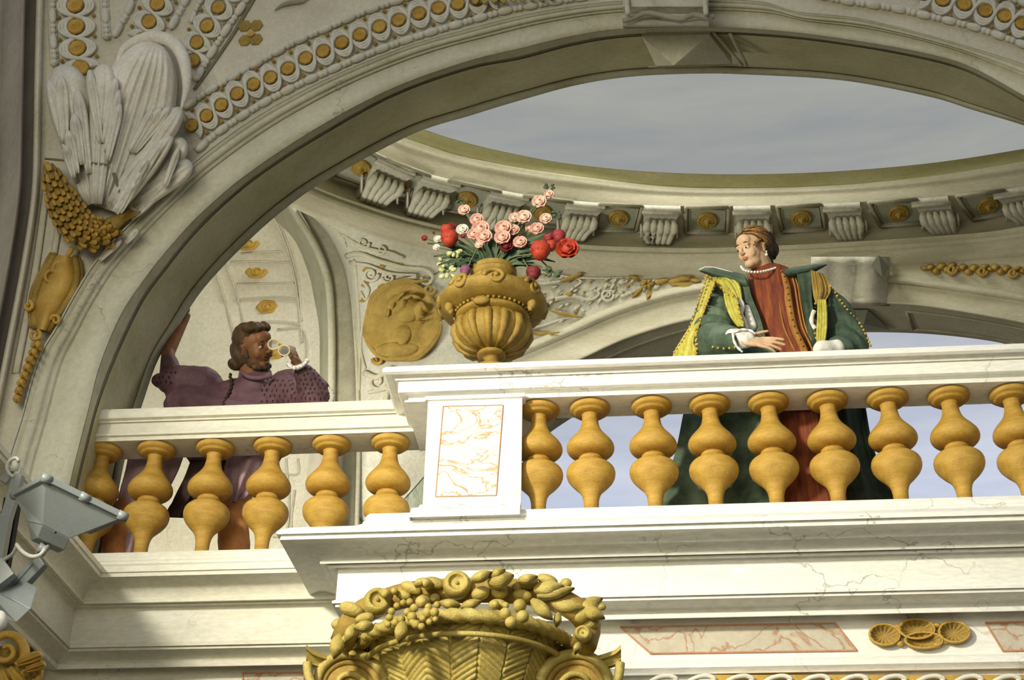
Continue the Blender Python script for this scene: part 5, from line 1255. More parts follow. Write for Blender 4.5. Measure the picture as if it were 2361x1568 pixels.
M['green'] = material('green_velvet', (.018, .034, .022), (.17, .235, .145), 4, c3=(.075, .115, .072), rough=.6, fine=50, bump=.4)
M['green_shaded'] = material('shaded_green_velvet', (.012, .022, .018), (.06, .09, .06), 6, fine=50, bump=.4)  # green velvet with shade painted in, for the coat's right side
M['rust'] = material('rust_brocade', (.10, .018, .012), (.34, .10, .025), 3, (16, 16, 1.2), c3=(.22, .05, .018), rough=.5, fine=30, bump=.5)
M['yellow'] = material('yellow_braid', (.34, .30, .03), (.72, .66, .16), 9, (4, 4, 2), c3=(.52, .47, .08), rough=.45, fine=40, bump=.5)
M['rust_light'] = material('orange_brocade', (.26, .09, .02), (.50, .25, .05), 5, (12, 12, 1.6), rough=.5, fine=30, bump=.5)
M['linen'] = material('white_linen', (.62, .60, .54), (.82, .80, .74), 10, fine=60)
M['pearl'] = material('pearl', (.74, .70, .60), (.84, .80, .70), 10, bump=0, rough=.2)
M['gold_bead'] = material('gold_bead', (.50, .30, .05), (.66, .44, .09), 10, bump=0, rough=.3, metal=.3)
# ---------------------------------------------------------------- the woman
wY = YR+.34
wo = thing('person', 'person in a green cloak and rust bodice leaning on the right rail, head tilted left', 'person', P(1800, 1500, wY))
hc = P(1736, 575, wY-.14); Tw = Tf(hc, view_frame(radians(-47), radians(25), radians(-20)), .262)
bm = new(); head_volume(bm, Tw, .96)
nb = P(1762, 645, wY-.02)
cone(bm, Tw((0, .06, -.16)), P(1760, 622, wY-.05), .068, .066); cone(bm, P(1760, 622, wY-.05), nb, .068, .085)
ell(bm, P(1770, 680, wY), (.17, .10, .10), seg=20); ell(bm, P(1790, 780, wY), (.14, .11, .28), seg=20); ell(bm, P(1800, 900, wY), (.16, .12, .22), seg=20)
shl, elb, wri = P(1668, 690, wY), P(1650, 800, wY-.22), P(1716, 786, YR-.14)
cone(bm, shl, elb, .05, .042); cone(bm, elb, wri, .034, .028)
cone(bm, P(1770, 670, wY), shl, .06, .05)
shr, elr, wrr = P(1880, 690, wY), P(1965, 812, wY-.05), P(1915, 812, YR+.0)
cone(bm, P(1780, 670, wY), shr, .06, .05); cone(bm, shr, elr, .05, .03); cone(bm, elr, wrr, .03, .026)
hd = (P(1835, 800, YR-.17)-wri)
hand(bm, wri-hd*.04, hd+Vector((0, 0, .012)), Vector((.05, -.85, .35)), .128, [(-.1, .12, .1), (.0, .15, .1), (.1, .2, .15), (.1, .3, .25)], (.75, .62, .15), .07, HS, (1.0, 1.05, .98, .8))
def wmat(p):
    q = Tw.R.transposed() @ ((p-Tw.c)/Tw.s)
    if (q.x/.085)**2+((q.z+.24)/.042)**2 < 1 and q.y < -.33: return 1
    for s in (-1, 1):
        if ((q.x-s*.175)**2+(q.z+.13)**2) < .055**2 and q.y < -.25: return 2
    return 0
body = realise('body', bm, [M['skin_w'], M['lip_w'], M['blush_w']], wo, .0038, 5, None, wmat)
face_parts(wo, Tw, M['hair_w'], M['iris'], M['hair_w'], (-.6, -.5))
bm = new()   # hair: swept back strands over the skull
for sd_ in (-1, 1):      # strands swept back from the parting over the temples
    for k in range(15):
        pts = []; rk = random.Random(k*3+sd_); zf = .315+.016*k+rk.uniform(-.008, .008); zb = -.20+.05*k
        for i in range(10):
            t_ = i/9; ph = .04+2.5*t_; z = zf+(zb-zf)*t_**1.3+.03*sin(t_*6+k); ro = sqrt(max(.02, 1-((z-.2)/.385)**2))
            if k < 5: z += .05*sin(pi*min(1, t_*1.6))
            pts.append(Tw((sd_*sin(ph)*.372*ro, .11-.405*cos(ph)*ro, z)))
        bs_ = new(); tube(bs_, spl(pts, 26), [.019*Tw.s*(.5+.75*sin(pi*j/25)) for j in range(26)], 6); obj('hair_strand', bs_, M['hair_gold'] if rk.random() < .45 else M['hair_w'], wo)
for c, r in (((0, .125, .225), (.352, .385, .345)), ((0, .32, .02), (.32, .30, .36)), ((.1, .48, -.02), (.2, .2, .24)), ((.12, .42, .22), (.2, .2, .2)), ((.0, .36, -.32), (.2, .15, .2)), ((-.1, .42, -.05), (.16, .15, .18)), ((0, .44, -.22), (.13, .12, .14))):
    ell(bm, Tw(c), tuple(v*Tw.s for v in r), Tw.R, 20, 14)
realise('hair', bm, M['hair_dark'], wo, .0045, 1, folds(.003, 60, 90, 130, 2, .003))
for k in range(12):
    rr = random.Random(k+40); bm = new(); a = rr.uniform(-.6, 1.4); c = Vector((.12*cos(k*2.0)+.12, .36+.16*sin(k*1.3), -.1-.035*k+.3))
    tube(bm, [Tw(c+Vector((.05*cos(t*5+k), .06*sin(t*5+k)+.05*t, -.12*t))) for t in [i/9 for i in range(10)]], [.02*Tw.s*(1-.6*i/9) for i in range(10)], 6); obj('curl', bm, M['hair_dark'], wo)
for k in range(7):
    c = Vector((.30+.02*(k % 2), -.08-.03*k+.01*(k % 3), .16-.022*k)); bm = new()
    tube(bm, [Tw(c+Vector((.03*cos(t*9+k), .05*sin(t*9+k), -.07*t))) for t in [i/11 for i in range(12)]], [.018*Tw.s*(1-.5*i/11) for i in range(12)], 6); obj('curl', bm, M['hair_gold'] if k % 2 else M['hair_w'], wo)
bm = new(); nk = [P(x, y, wY-.02-yy) for x, y, yy in ((1709, 615, .14), (1716, 623, .17), (1732, 627, .19), (1750, 627, .19), (1768, 624, .17), (1785, 619, .13), (1796, 614, .09))]
o_n = None
for i, p in enumerate(spl(nk, 20)):
    bm = new(); ell(bm, p, (.0085,)*3, seg=12, ring=8); obj('pearl', bm, M['pearl'], wo)
for y, r in ((580, .006), (587, .010)):
    bm = new(); ell(bm, P(1767, y, Tw.c.y-.07), (r, r, r*1.2), seg=12, ring=8); obj('earring', bm, M['pearl'], wo)
# bodice and skirt
def ringcloth(rows, Yc, n=48, back=1.0):
    out = []
    for (y, xl, xr, dep) in rows:
        a = P(xl, y, Yc); b = P(xr, y, Yc); c = (a+b)/2; rx_ = (b-a).length/2
        out.append([Vector((c.x+cos(t)*rx_, c.y+sin(t)*dep, c.z)) for t in [2*pi*i/n for i in range(n)]])
    return out
bm = new(); loft(bm, densify(ringcloth([(634, 1724, 1822, .12), (638, 1720, 1830, .135), (650, 1716, 1842, .14), (700, 1722, 1850, .155), (760, 1735, 1868, .15), (815, 1750, 1888, .14), (880, 1760, 1905, .15), (960, 1765, 1930, .17), (1060, 1760, 1950, .19), (1160, 1750, 1975, .20), (1320, 1740, 2000, .22)], wY, 64), 6), closed=True)
for v in bm.verts:
    c0 = P(1785, 800, wY); a_ = atan2(v.co.y-wY, v.co.x-c0.x); v.co += Vector((cos(a_), sin(a_), 0))*.004*abs(sin(a_*16))
folds(.004, 34, 20, 2, 1, .002)(bm); obj('dress', bm, M['rust'], wo)
bm = new(); strip = spl([P(x, y, wY-d) for x, y, d in ((1800, 622, .13), (1812, 650, .155), (1820, 700, .168), (1830, 750, .168), (1848, 790, .16), (1865, 830, .155))], 30)
loft(bm, [[p+Vector((-.022, .012, 0)) for p in strip], [p+Vector((-.01, -.004, 0)) for p in strip], [p+Vector((.01, -.004, 0)) for p in strip], [p+Vector((.022, .012, 0)) for p in strip]]); obj('front_band', bm, M['rust_light'], wo)
for i in range(1, 29, 2):
    bm = new(); ell(bm, strip[i]+Vector((-.004, -.012, 0)), (.006, .006, .006), seg=10, ring=6); obj('button', bm, M['gold_dark'], wo)
for dx in (-.075, -.055, .05, .07):
    bm = new(); tube(bm, [p+Vector((dx, .018 if abs(dx) < .06 else .03, 0)) for p in strip], .006, 6); obj('braid', bm, M['rust_light'], wo)
# coat: back and shoulders + two wide sleeves, one continuous garment
bm = new()
def cc(x, y, Y, r): ell(bm, P(x, y, Y), r, seg=20, ring=14)
cone(bm, P(1668, 672, wY+.0), P(1640, 740, wY-.05), .085, .115); cone(bm, P(1640, 740, wY-.05), P(1648, 792, wY-.18), .115, .115); cone(bm, P(1648, 790, wY-.19), P(1698, 786, YR-.09), .115, .066)
cone(bm, P(1885, 670, wY+.0), P(1925, 735, wY-.02), .085, .115); cone(bm, P(1925, 735, wY-.02), P(1955, 800, wY-.05), .115, .115); cone(bm, P(1950, 800, wY-.08), P(1920, 815, YR+.05), .09, .06)
cone(bm, P(1700, 660, wY+.06), P(1860, 655, wY+.06), .08, .08)
ell(bm, P(1780, 740, wY+.12), (.25, .09, .25)); ell(bm, P(1790, 860, wY+.14), (.24, .09, .3))
loft(bm, [[Vector((p.x, p.y+.22, p.z)) for p in r] for r in []]) if False else None
realise('coat', bm, M['green'], wo, .0065, 4, folds(.015, 26, 18, 34, 3, .005))
# coat skirts (open at the front) seen behind the balusters
def panel(name, left, right, Y0, Y1, mat, amp=.025, n=40, m=26, wav=9, th=.02, ribs=0):
    L_ = spl(V2(left), n); R_ = spl(V2(right), n); rows = []; bk = []
    for i in range(n):
        rr = []
        for j in range(m):
            u = j/(m-1); p = L_[i].lerp(R_[i], u); Y = Y0+(Y1-Y0)*u+amp*sin(u*wav+i*.03)+amp*.4*sin(u*wav*2.3+1)
            rr.append(P(p.x, p.y, Y-(.006*abs(sin(u*ribs*pi+.15*sin(i*.5))) if ribs else 0)))
        rows.append(rr); bk.append([p+Vector((0, th, 0)) for p in rr])
    bm = new(); a = loft(bm, rows); b = loft(bm, bk)
    for i in range(n-1):
        for e in (0, m-1): bm.faces.new((a[i][e], a[i+1][e], b[i+1][e], b[i][e]))
    for j in range(m-1):
        for e in (0, n-1): bm.faces.new((a[e][j], a[e][j+1], b[e][j+1], b[e][j]))
    return obj(name, bm, mat, wo)
panel('coat_skirt', [(1610, 800), (1590, 880), (1576, 950), (1555, 1050), (1515, 1170), (1490, 1300)], [(1790, 800), (1790, 880), (1800, 950), (1812, 1050), (1818, 1170), (1820, 1300)], wY-.02, wY-.17, M['green'], .03, wav=13)
panel('coat_skirt', [(1880, 800), (1895, 880), (1915, 950), (1935, 1050), (1960, 1170), (1975, 1300)], [(1990, 800), (1992, 880), (1998, 950), (2020, 1050), (2075, 1170), (2100, 1300)], wY-.17, wY-.02, M['green_shaded'], .03, wav=10)
# lapels, wing collar
panel('lapel', [(1690, 640), (1694, 680), (1712, 730), (1738, 790), (1752, 840)], [(1722, 630), (1732, 680), (1752, 730), (1768, 790), (1776, 840)], wY-.13, wY-.165, M['green'], .006, wav=4, th=.012)
panel('lapel', [(1836, 622), (1846, 680), (1856, 730), (1866, 790), (1880, 840)], [(1872, 622), (1872, 680), (1878, 730), (1890, 790), (1904, 840)], wY-.15, wY-.12, M['green'], .006, wav=4, th=.012)
def wing(pts_top, pts_bot, Y0, Y1):
    a = spl(V2(pts_top), 16); b = spl(V2(pts_bot), 16); rows = []
    for k in range(6):
        u = k/5; rows.append([P(*(p.lerp(q, u)), Y0+(Y1-Y0)*(i/15)-.05*sin(pi*u)) for i, (p, q) in enumerate(zip(a, b))])
    bm = new(); loft(bm, rows); loft(bm, [[p+Vector((0, .012, .004)) for p in r] for r in rows])
    loft(bm, [rows[0], [p+Vector((0, .012, .004)) for p in rows[0]]]); loft(bm, [rows[-1], [p+Vector((0, .012, .004)) for p in rows[-1]]])
    return obj('wing_collar', bm, M['green'], wo)
wing([(1612, 622), (1630, 615), (1660, 620), (1690, 626), (1715, 632)], [(1614, 625), (1650, 640), (1690, 652), (1712, 662), (1728, 668)], wY-.14, wY-.14)
wing([(1908, 608), (1880, 609), (1850, 613), (1820, 618), (1800, 624)], [(1906, 611), (1880, 626), (1862, 632), (1842, 636), (1826, 640)], wY-.05, wY-.13)
bm = new(); tube(bm, [P(x, y, wY-.15) for x, y in ((1612, 622), (1624, 616), (1645, 616), (1668, 622), (1690, 628))], .004, 6); obj('collar_edge', bm, M['linen'], wo)
# yellow braided bands with beads
panel('yellow_band', [(1632, 640), (1615, 690), (1598, 740), (1572, 780), (1554, 812), (1550, 830)], [(1650, 648), (1634, 690), (1617, 740), (1604, 780), (1606, 812), (1606, 830)], wY-.14, wY-.20, M['yellow'], .004, wav=6, m=50, ribs=5)
panel('yellow_band', [(1668, 676), (1672, 700), (1682, 725), (1694, 745), (1700, 752)], [(1688, 672), (1700, 690), (1708, 720), (1714, 742), (1716, 752)], wY-.23, wY-.25, M['yellow'], .003, wav=5, n=16, m=40, ribs=4)
panel('yellow_band', [(1885, 690), (1884, 730), (1882, 770), (1884, 800)], [(1905, 690), (1908, 730), (1906, 770), (1900, 800)], wY-.20, wY-.21, M['yellow'], .003, wav=5, n=16, m=40, ribs=4)
panel('shoulder_cap', [(1622, 638), (1640, 642), (1660, 662), (1690, 690)], [(1690, 640), (1702, 650), (1708, 662), (1712, 690)], wY-.15, wY-.18, M['yellow'], .008, wav=8, n=16, m=50, ribs=6)
panel('shoulder_cap', [(1870, 622), (1872, 650), (1876, 680), (1882, 700)], [(1900, 632), (1912, 650), (1915, 672), (1900, 698)], wY-.17, wY-.15, M['gold_dark'], .010, wav=9, n=16, m=50, ribs=6)
cape = [((1650, 652), (1622, 720), (1606, 770), (1606, 815)), ((1630, 638), (1612, 690), (1590, 755), (1555, 812)), ((1630, 636), (1650, 650), (1672, 675), (1690, 682)), ((1700, 690), (1704, 715), (1712, 740), (1718, 755)), ((1644, 800), (1660, 803), (1680, 803), (1695, 800)),
        ((1880, 700), (1878, 730), (1878, 760), (1884, 790)), ((1915, 660), (1950, 710), (1985, 750), (2012, 808)), ((1605, 815), (1608, 800), (1606, 780), (1604, 760))]
nbead = 0
for ci, c in enumerate(cape):
    pp = spl(V2(c), 60); Ln = sum((pp[i]-pp[i-1]).length for i in range(1, 60)); k = int(Ln/9)
    if ci == 0: SW = surf_of([o for o in wo.children if o.name.split('.')[0] in ('coat', 'yellow_band', 'shoulder_cap', 'lapel', 'dress')])
    for i in range(k):
        if nbead >= 96: break
        p = pp[int(i*59/max(1, k-1))]; Y = wY-(.20 if ci in (2, 3, 4, 5) else .165 if ci != 6 else .10)
        q_, _n = SW(p.x, p.y, .004, Y-.02)
        bm = new(); ell(bm, q_, (.0085,)*3, seg=8, ring=6); obj('gold_bead', bm, M['gold_bead'], wo); nbead += 1
# outer cape at the right shoulder, shade painted into its darker green
panel('cape', [(1900, 650), (1915, 700), (1935, 760), (1940, 830)], [(1912, 655), (1955, 712), (1990, 762), (2010, 830)], wY-.16, wY-.03, M['green_shaded'], .02, wav=8)
# linen
def ruff(name, path, r, Y, n=40, mat='linen', frill=.12):
    pp = spl(V2(path), n); bm = new(); tube(bm, [P(p.x, p.y, Y+.004*sin(i*.9)) for i, p in enumerate(pp)], [r*pxs(p.x, p.y, Y)*(1+frill*sin(i*.8)) for i, p in enumerate(pp)], 10, flat=.6); obj(name, bm, M[mat], wo)
bm = new(); cone(bm, P(1694, 781, YR-.10), P(1722, 784, YR-.13), .060, .046); realise('cuff', bm, M['linen'], wo, .005, 1, folds(.004, 70, 10, 60, 5, .003))
ruff('cuff_frill', [(1690, 768), (1692, 785), (1700, 800), (1712, 812)], 3, YR-.18, 24)
ruff('cuff_frill', [(1690, 767), (1710, 760), (1730, 762), (1742, 770)], 3, YR-.17, 24)
bm = new(); cone(bm, P(1892, 804, YR-.02), P(1930, 800, YR+.0), .045, .04); realise('cuff', bm, M['linen'], wo, .005, 1, folds(.004, 70, 10, 60, 5, .003))
ruff('shirt_frill', [(1704, 690), (1712, 705), (1708, 722), (1718, 745), (1722, 758)], 6, wY-.20, 26)
bm = new(); cone(bm, P(1722, 710, wY-.15), P(1734, 752, wY-.15), .02, .03); realise('shirt_puff', bm, M['linen'], wo, .005, 1)
ruff('shirt_frill', [(1878, 715), (1872, 730), (1872, 745), (1880, 758)], 5, wY-.16, 20)
# ---------------------------------------------------------------- the man
M['skin_m'] = material('brown_skin', (.14, .055, .022), (.30, .135, .055), 9, bump=.15, fine=70, rough=.5)
M['lip_m'] = material('dark_lips', (.13, .035, .02), (.18, .05, .03), 12, bump=0)
M['hair_m'] = material('brown_hair', (.045, .026, .012), (.17, .105, .05), 9, (4, 4, 1), c3=(.09, .052, .024), rough=.5, fine=50, bump=.5)
M['purple'] = material('plum_velvet', (.05, .02, .026), (.19, .105, .125), 3.0, c3=(.115, .055, .068), rough=.6, fine=50, bump=.4)
M['mauve'] = material('mauve_cloth', (.34, .21, .26), (.54, .39, .43), 3.5, rough=.6, fine=50, bump=.3)
M['dark_cloth'] = material('dark_umber_cloth', (.015, .008, .007), (.06, .03, .022), 4, fine=50, bump=.4)
M['leather'] = material('orange_brown_hose', (.36, .14, .04), (.62, .30, .11), 5, c3=(.50, .22, .07), fine=60, bump=.4)
mY = YL+.42
ma = thing('person', 'person in a plum doublet behind the left rail, holding spectacles to his face', 'person', P(560, 1500, mY))
hm = P(588, 800, mY-.16); Tm = Tf(hm, view_frame(radians(50), radians(6), radians(2)), .305)
bm = new(); head_volume(bm, Tm, 1.0, 1.04, 1.15)
cone(bm, Tm((0, .04, -.2)), P(578, 880, mY-.04), .075, .085)
ell(bm, P(560, 930, mY), (.22, .12, .14), seg=20); ell(bm, P(560, 1020, mY), (.19, .13, .25), seg=20)
wr_m = P(683, 836, mY-.33); el_m = P(735, 925, mY-.22)
cone(bm, P(640, 900, mY), el_m, .06, .05); cone(bm, el_m, wr_m, .048, .034)
up2 = (P(664, 790, mY-.36)-wr_m)
hand(bm, wr_m, up2, RV*.8+BV*.55+UV_*.2, .125, [(.8, 1.0, .7), (.9, 1.05, .7), (1.0, 1.1, .8), (1.1, 1.1, .8)], (.65, .2, -.7), .06, 1, (.85, .9, .88, .75))
cone(bm, P(480, 900, mY), P(385, 885, mY-.02), .07, .06); cone(bm, P(385, 885, mY-.02), P(388, 815, mY-.02), .055, .045); cone(bm, P(388, 815, mY-.02), P(432, 728, mY+.02), .042, .022)
cone(bm, P(430, 735, mY+.02), P(436, 712, mY+.02), .014, .008, 3); cone(bm, P(424, 738, mY+.02), P(420, 722, mY+.02), .014, .008, 3)
def mmat(p):
    q = Tm.R.transposed() @ ((p-Tm.c)/Tm.s)
    return 1 if (q.x/.085)**2+((q.z+.24)/.038)**2 < 1 and q.y < -.33 else 0
realise('body', bm, [M['skin_m'], M['lip_m']], ma, .0042, 5, None, mmat)
face_parts(ma, Tm, M['hair_m'], M['iris'], M['hair_m'], (.3, 0), M['eye_white'])
bm = new()
for c, r in (((0, .14, .20), (.365, .40, .335)), ((-.03, .30, -.08), (.33, .28, .36)), ((-.22, .16, -.12), (.17, .24, .32)), ((.24, .14, -.02), (.13, .22, .26)), ((-.12, -.12, .40), (.22, .24, .12)), ((.1, -.14, .40), (.2, .2, .11)), ((-.2, .34, -.32), (.2, .2, .16))):
    ell(bm, Tm(c), tuple(v*Tm.s for v in r), Tm.R, 20, 14)
realise('hair', bm, M['hair_m'], ma, .005, 1, folds(.006, 70, 60, 90, 2, .006))
bm = new()
for c, r in (((-.08, -.16, -.42), (.15, .13, .10)), ((.08, -.16, -.42), (.15, .13, .10)), ((0, -.24, -.43), (.10, .09, .08)), ((-.2, -.02, -.32), (.09, .14, .14)), ((.2, -.02, -.32), (.09, .14, .14)), ((-.06, -.385, -.20), (.06, .03, .018)), ((.06, -.385, -.20), (.06, .03, .018)), ((0, -.34, -.35), (.05, .04, .04))):
    ell(bm, Tm(c), tuple(v*Tm.s for v in r), Tm.R, 16, 12)
realise('beard', bm, M['hair_m'], ma, .004, 1, folds(.003, 90, 60, 90, 2, .004))
# doublet
bm = new()
ell(bm, P(575, 925, mY), (.30, .17, .16)); ell(bm, P(570, 1010, mY), (.27, .17, .3)); ell(bm, P(455, 905, mY), (.22, .15, .13)); cone(bm, P(590, 868, mY-.03), P(590, 905, mY-.03), .10, .15)
cone(bm, P(400, 880, mY-.04), P(470, 890, mY-.02), .10, .13); cone(bm, P(395, 862, mY-.04), P(392, 835, mY-.04), .065, .055); ell(bm, P(372, 878, mY-.04), (.07, .07, .05)); cone(bm, P(440, 940, mY), P(600, 960, mY), .17, .17)
cone(bm, P(660, 900, mY-.03), P(690, 925, mY-.12), .13, .12); cone(bm, P(725, 905, mY-.23), P(700, 862, mY-.31), .095, .062); cone(bm, P(700, 935, mY-.14), P(730, 925, mY-.22), .11, .10)
realise('doublet', bm, M['purple'], ma, .0065, 4, folds(.009, 20, 16, 30, 4, .004))
SD = surf_of([o for o in ma.children if o.name.split('.')[0] == 'doublet'])
rr = random.Random(5); dots = 0
for gx, gy, x0_, y0_, nx_, ny_, st in ((0, 0, 672, 852, 9, 7, 11), (0, 0, 604, 876, 6, 5, 12), (0, 0, 356, 848, 5, 4, 11)):
    for i in range(nx_):
        for j in range(ny_):
            x = x0_+i*st+(j % 2)*st*.5+rr.uniform(-2, 2); y = y0_+j*st+rr.uniform(-2, 2)
            if y > 932 or dots > 96: continue
            q_, n_ = SD(x, y, 0)
            if q_ is None: continue
            bm = new(); ell(bm, q_, (.007, .0115, .003), align(n_), 8, 6); obj('slash', bm, M['dark_cloth'], ma); dots += 1
bm = new()
for seg_ in ([(530, 862), (534, 885), (528, 905), (518, 925), (512, 940)],):
    pp = spl(V2(seg_), 40); tube(bm, [P(p.x+2*sin(i*1.3), p.y, mY-.165) for i, p in enumerate(pp)], .009, 8)
obj('laced_edge', bm, M['dark_cloth'], ma)
bm = new(); pp = spl(V2([(556, 858), (575, 870), (600, 872), (625, 866)]), 30); tube(bm, [P(p.x, p.y, mY-.20) for p in pp], .016, 8); obj('collar', bm, M['purple'], ma)
bm = new(); pp = spl(V2([(664, 838), (672, 846), (684, 848), (698, 842), (708, 832)]), 40); tube(bm, [P(p.x, p.y, mY-.40+.01*sin(i*1.7)) for i, p in enumerate(pp)], [.012*(1+.35*sin(i*1.5)) for i in range(40)], 8); obj('cuff_frill', bm, M['linen'], ma)
bm = new(); pp = spl(V2([(748, 890), (760, 900), (766, 915), (762, 930)]), 30); tube(bm, [P(p.x+2*sin(i*1.4), p.y, mY-.25) for i, p in enumerate(pp)], .014, 8); obj('lining_edge', bm, M['relief'], ma)
# spectacles held in the hand
YS = mY-.47
sp = thing('spectacles', 'pair of round gold rimmed spectacles held before the face of the man', 'spectacles', P(645, 800, YS))
M['pearl_gold'] = material('pale_gold_wire', (.60, .50, .26), (.72, .62, .36), 10, bump=0, rough=.3)
M['glass'] = bpy.data.materials.new('lens_glass'); M['glass'].use_nodes = True
_g = M['glass'].node_tree.nodes['Principled BSDF']; _g.inputs['Transmission Weight'].default_value = .85; _g.inputs['Roughness'].default_value = .05; _g.inputs['Base Color'].default_value = (.75, .78, .75, 1); _g.inputs['IOR'].default_value = 1.1
for x, y in ((631, 794), (655, 808)):
    s = pxs(x, y, YS)*13; c = P(x, y, YS)
    bm = new(); tube(bm, [c+(RV*cos(a)+UV_*sin(a)*.9)*s for a in [2*pi*i/32 for i in range(33)]], .005, 8); r_ = obj('lens_rim', bm, M['pearl_gold'], sp)
    bm = new(); m4 = ROT.to_4x4(); m4 = Matrix.Translation(c) @ m4 @ Matrix.Diagonal(Vector((s, s*.9, .003, 1))); bmesh.ops.create_uvsphere(bm, u_segments=24, v_segments=8, radius=1, matrix=m4); obj('lens', bm, M['glass'], r_)
bm = new(); tube(bm, [P(643, 796, YS-.01), P(646, 790, YS-.02), P(650, 798, YS-.01)], .005, 8); obj('bridge', bm, M['gold_bead'], sp)
# robe and legs behind the left balusters
wo = ma
panel('robe_skirt', [(300, 1020), (290, 1080), (272, 1150), (262, 1240), (255, 1320)], [(430, 1020), (410, 1080), (375, 1150), (340, 1240), (320, 1320)], mY-.15, mY-.22, M['mauve'], .025, wav=8)
panel('robe_skirt', [(400, 1020), (440, 1075), (420, 1130), (392, 1165), (380, 1190)], [(660, 1020), (620, 1070), (600, 1100), (500, 1150), (440, 1175)], mY-.12, mY-.14, M['purple'], .03, wav=12)
panel('dark_lining', [(440, 1060), (425, 1100), (405, 1140), (392, 1170), (388, 1190)], [(520, 1060), (500, 1100), (475, 1140), (455, 1170), (440, 1192)], mY-.20, mY-.22, M['dark_cloth'], .02, wav=9)
panel('robe_skirt', [(520, 1050), (515, 1090), (520, 1130), (524, 1160)], [(640, 1050), (620, 1085), (590, 1120), (560, 1150)], mY-.20, mY-.18, M['mauve'], .03, wav=9)
bm = new(); cone(bm, P(550, 1130, mY-.04), P(536, 1200, mY-.13), .085, .10); cone(bm, P(536, 1200, mY-.13), P(545, 1330, mY-.12), .10, .08); realise('hose', bm, M['leather'], wo, .007, 3, folds(.006, 20, 20, 30, 2, .004))
bm = new(); cone(bm, P(300, 1160, mY-.06), P(268, 1226, mY-.15), .08, .085); cone(bm, P(268, 1226, mY-.15), P(275, 1330, mY-.14), .085, .07); realise('hose', bm, M['leather'], wo, .007, 3, folds(.006, 20, 20, 30, 2, .004))
# ================================================================ RELIEF ON THE BACK SPANDREL
SB = surf_of([o for o in bpy.data.objects if o.name.split('.')[0] in ('wall_spandrel', 'trim_8', 'wall_pier', 'wall_marble')])
def sp(px, py, lift=.02): return SB(px, py, lift, YK)[0]
def stube(bm, pix, rpx, n=24, lift=.015, taper=None, seg=8):
    pp = spl(V2(pix), n); s = pxs(pp[0].x, pp[0].y, YK); tube(bm, [sp(p.x, p.y, lift) for p in pp], [rpx*s*(taper(i/(n-1)) if taper else 1) for i in range(n)], seg)
def slobe(bm, bx, by, tx, ty, w, h=.04, n=8, m=8):
    b = Vector((bx, by)); t = Vector((tx, ty)); ax = t-b; Ln = ax.length; ax /= Ln; nx = Vector((-ax.y, ax.x)); rows = []
    for i in range(n+1):
        s = i/n; ww = w*sin(pi*(.1+.86*s))**.8; rows.append([sp(*(b+ax*Ln*s+nx*ww*(-1+2*j/m)), .004+h*(1-(-1+2*j/m)**2)*sin(pi*(.05+.9*s))) for j in range(m+1)])
    loft(bm, rows)
med = thing('gilt_medallion', 'large dull gilt medallion with a bust in relief behind the urn', 'medallion', sp(925, 745, 0))
rows = []
out_ = [(1, 0), (1, .05), (.95, .075), (.88, .05), (.8, .035), (.5, .05), (.2, .055), (.001, .055)]
cxm, cym = 925, 742
def mr(a): return 88*(1+.05*sin(3*a+1)+.03*sin(5*a)), 97*(1+.04*cos(2*a)-.04*sin(5*a))
for k, h in out_:
    rows.append([sp(cxm+cos(a)*mr(a)[0]*k+18*sin(a)*-.3*k, cym+sin(a)*mr(a)[1]*k, h) for a in [2*pi*i/60 for i in range(60)]])
bm = new(); loft(bm, rows, closed=True); obj('disc', bm, M['gold_med'], med)
bm = new(); stube(bm, [(cxm+cos(a)*mr(a)[0]*.97, cym+sin(a)*mr(a)[1]*.97) for a in [2*pi*i/40 for i in range(41)]], 5, 80, .05); obj('raised_border', bm, M['gold_med'], med)
for x, y, rx_, ry_, h, ro in ((938, 712, 34, 36, .06, 0), (962, 716, 20, 26, .07, 0), (918, 704, 26, 26, .08, 0), (930, 765, 20, 34, .045, .2), (915, 806, 50, 20, .05, .15)):
    c_, n_ = SB(x, y, .03, YK); s_ = pxs(x, y, YK); bm = new(); ell(bm, c_, (rx_*s_, h, ry_*s_), None, 20, 12); obj('bust_relief', bm, M['gold_med'], med)
for nm, specs in (('bust_relief', ((968, 700, 988, 722, 6, .15), (965, 728, 982, 732, 5, .14), (962, 742, 980, 744, 5, .13))),
                  ('wreath_leaf', ((905, 700, 935, 672, 8, .15), (900, 720, 912, 690, 8, .15), (925, 690, 960, 680, 7, .15), (940, 680, 975, 690, 6, .14), (892, 735, 900, 705, 8, .13)))):
    for s_ in specs:
        bm = new(); slobe(bm, *s_[:5], s_[5]); obj(nm, bm, M['gold_med'], med)
for s_ in (spiral((990, 668), 14, 3, 0, 1.2, 20), spiral((872, 828), 12, 3, pi, -1.2, 20), [(905, 655), (930, 646), (960, 650), (985, 645)]):
    bm = new(); stube(bm, s_, 5, 26, .05, lambda s: 1.1-.5*s); obj('border_scroll', bm, M['gold_med'], med)
rel = thing('spandrel_relief', 'grey scrollwork relief around the gilt medallion on the spandrel', 'relief', sp(860, 600, 0))
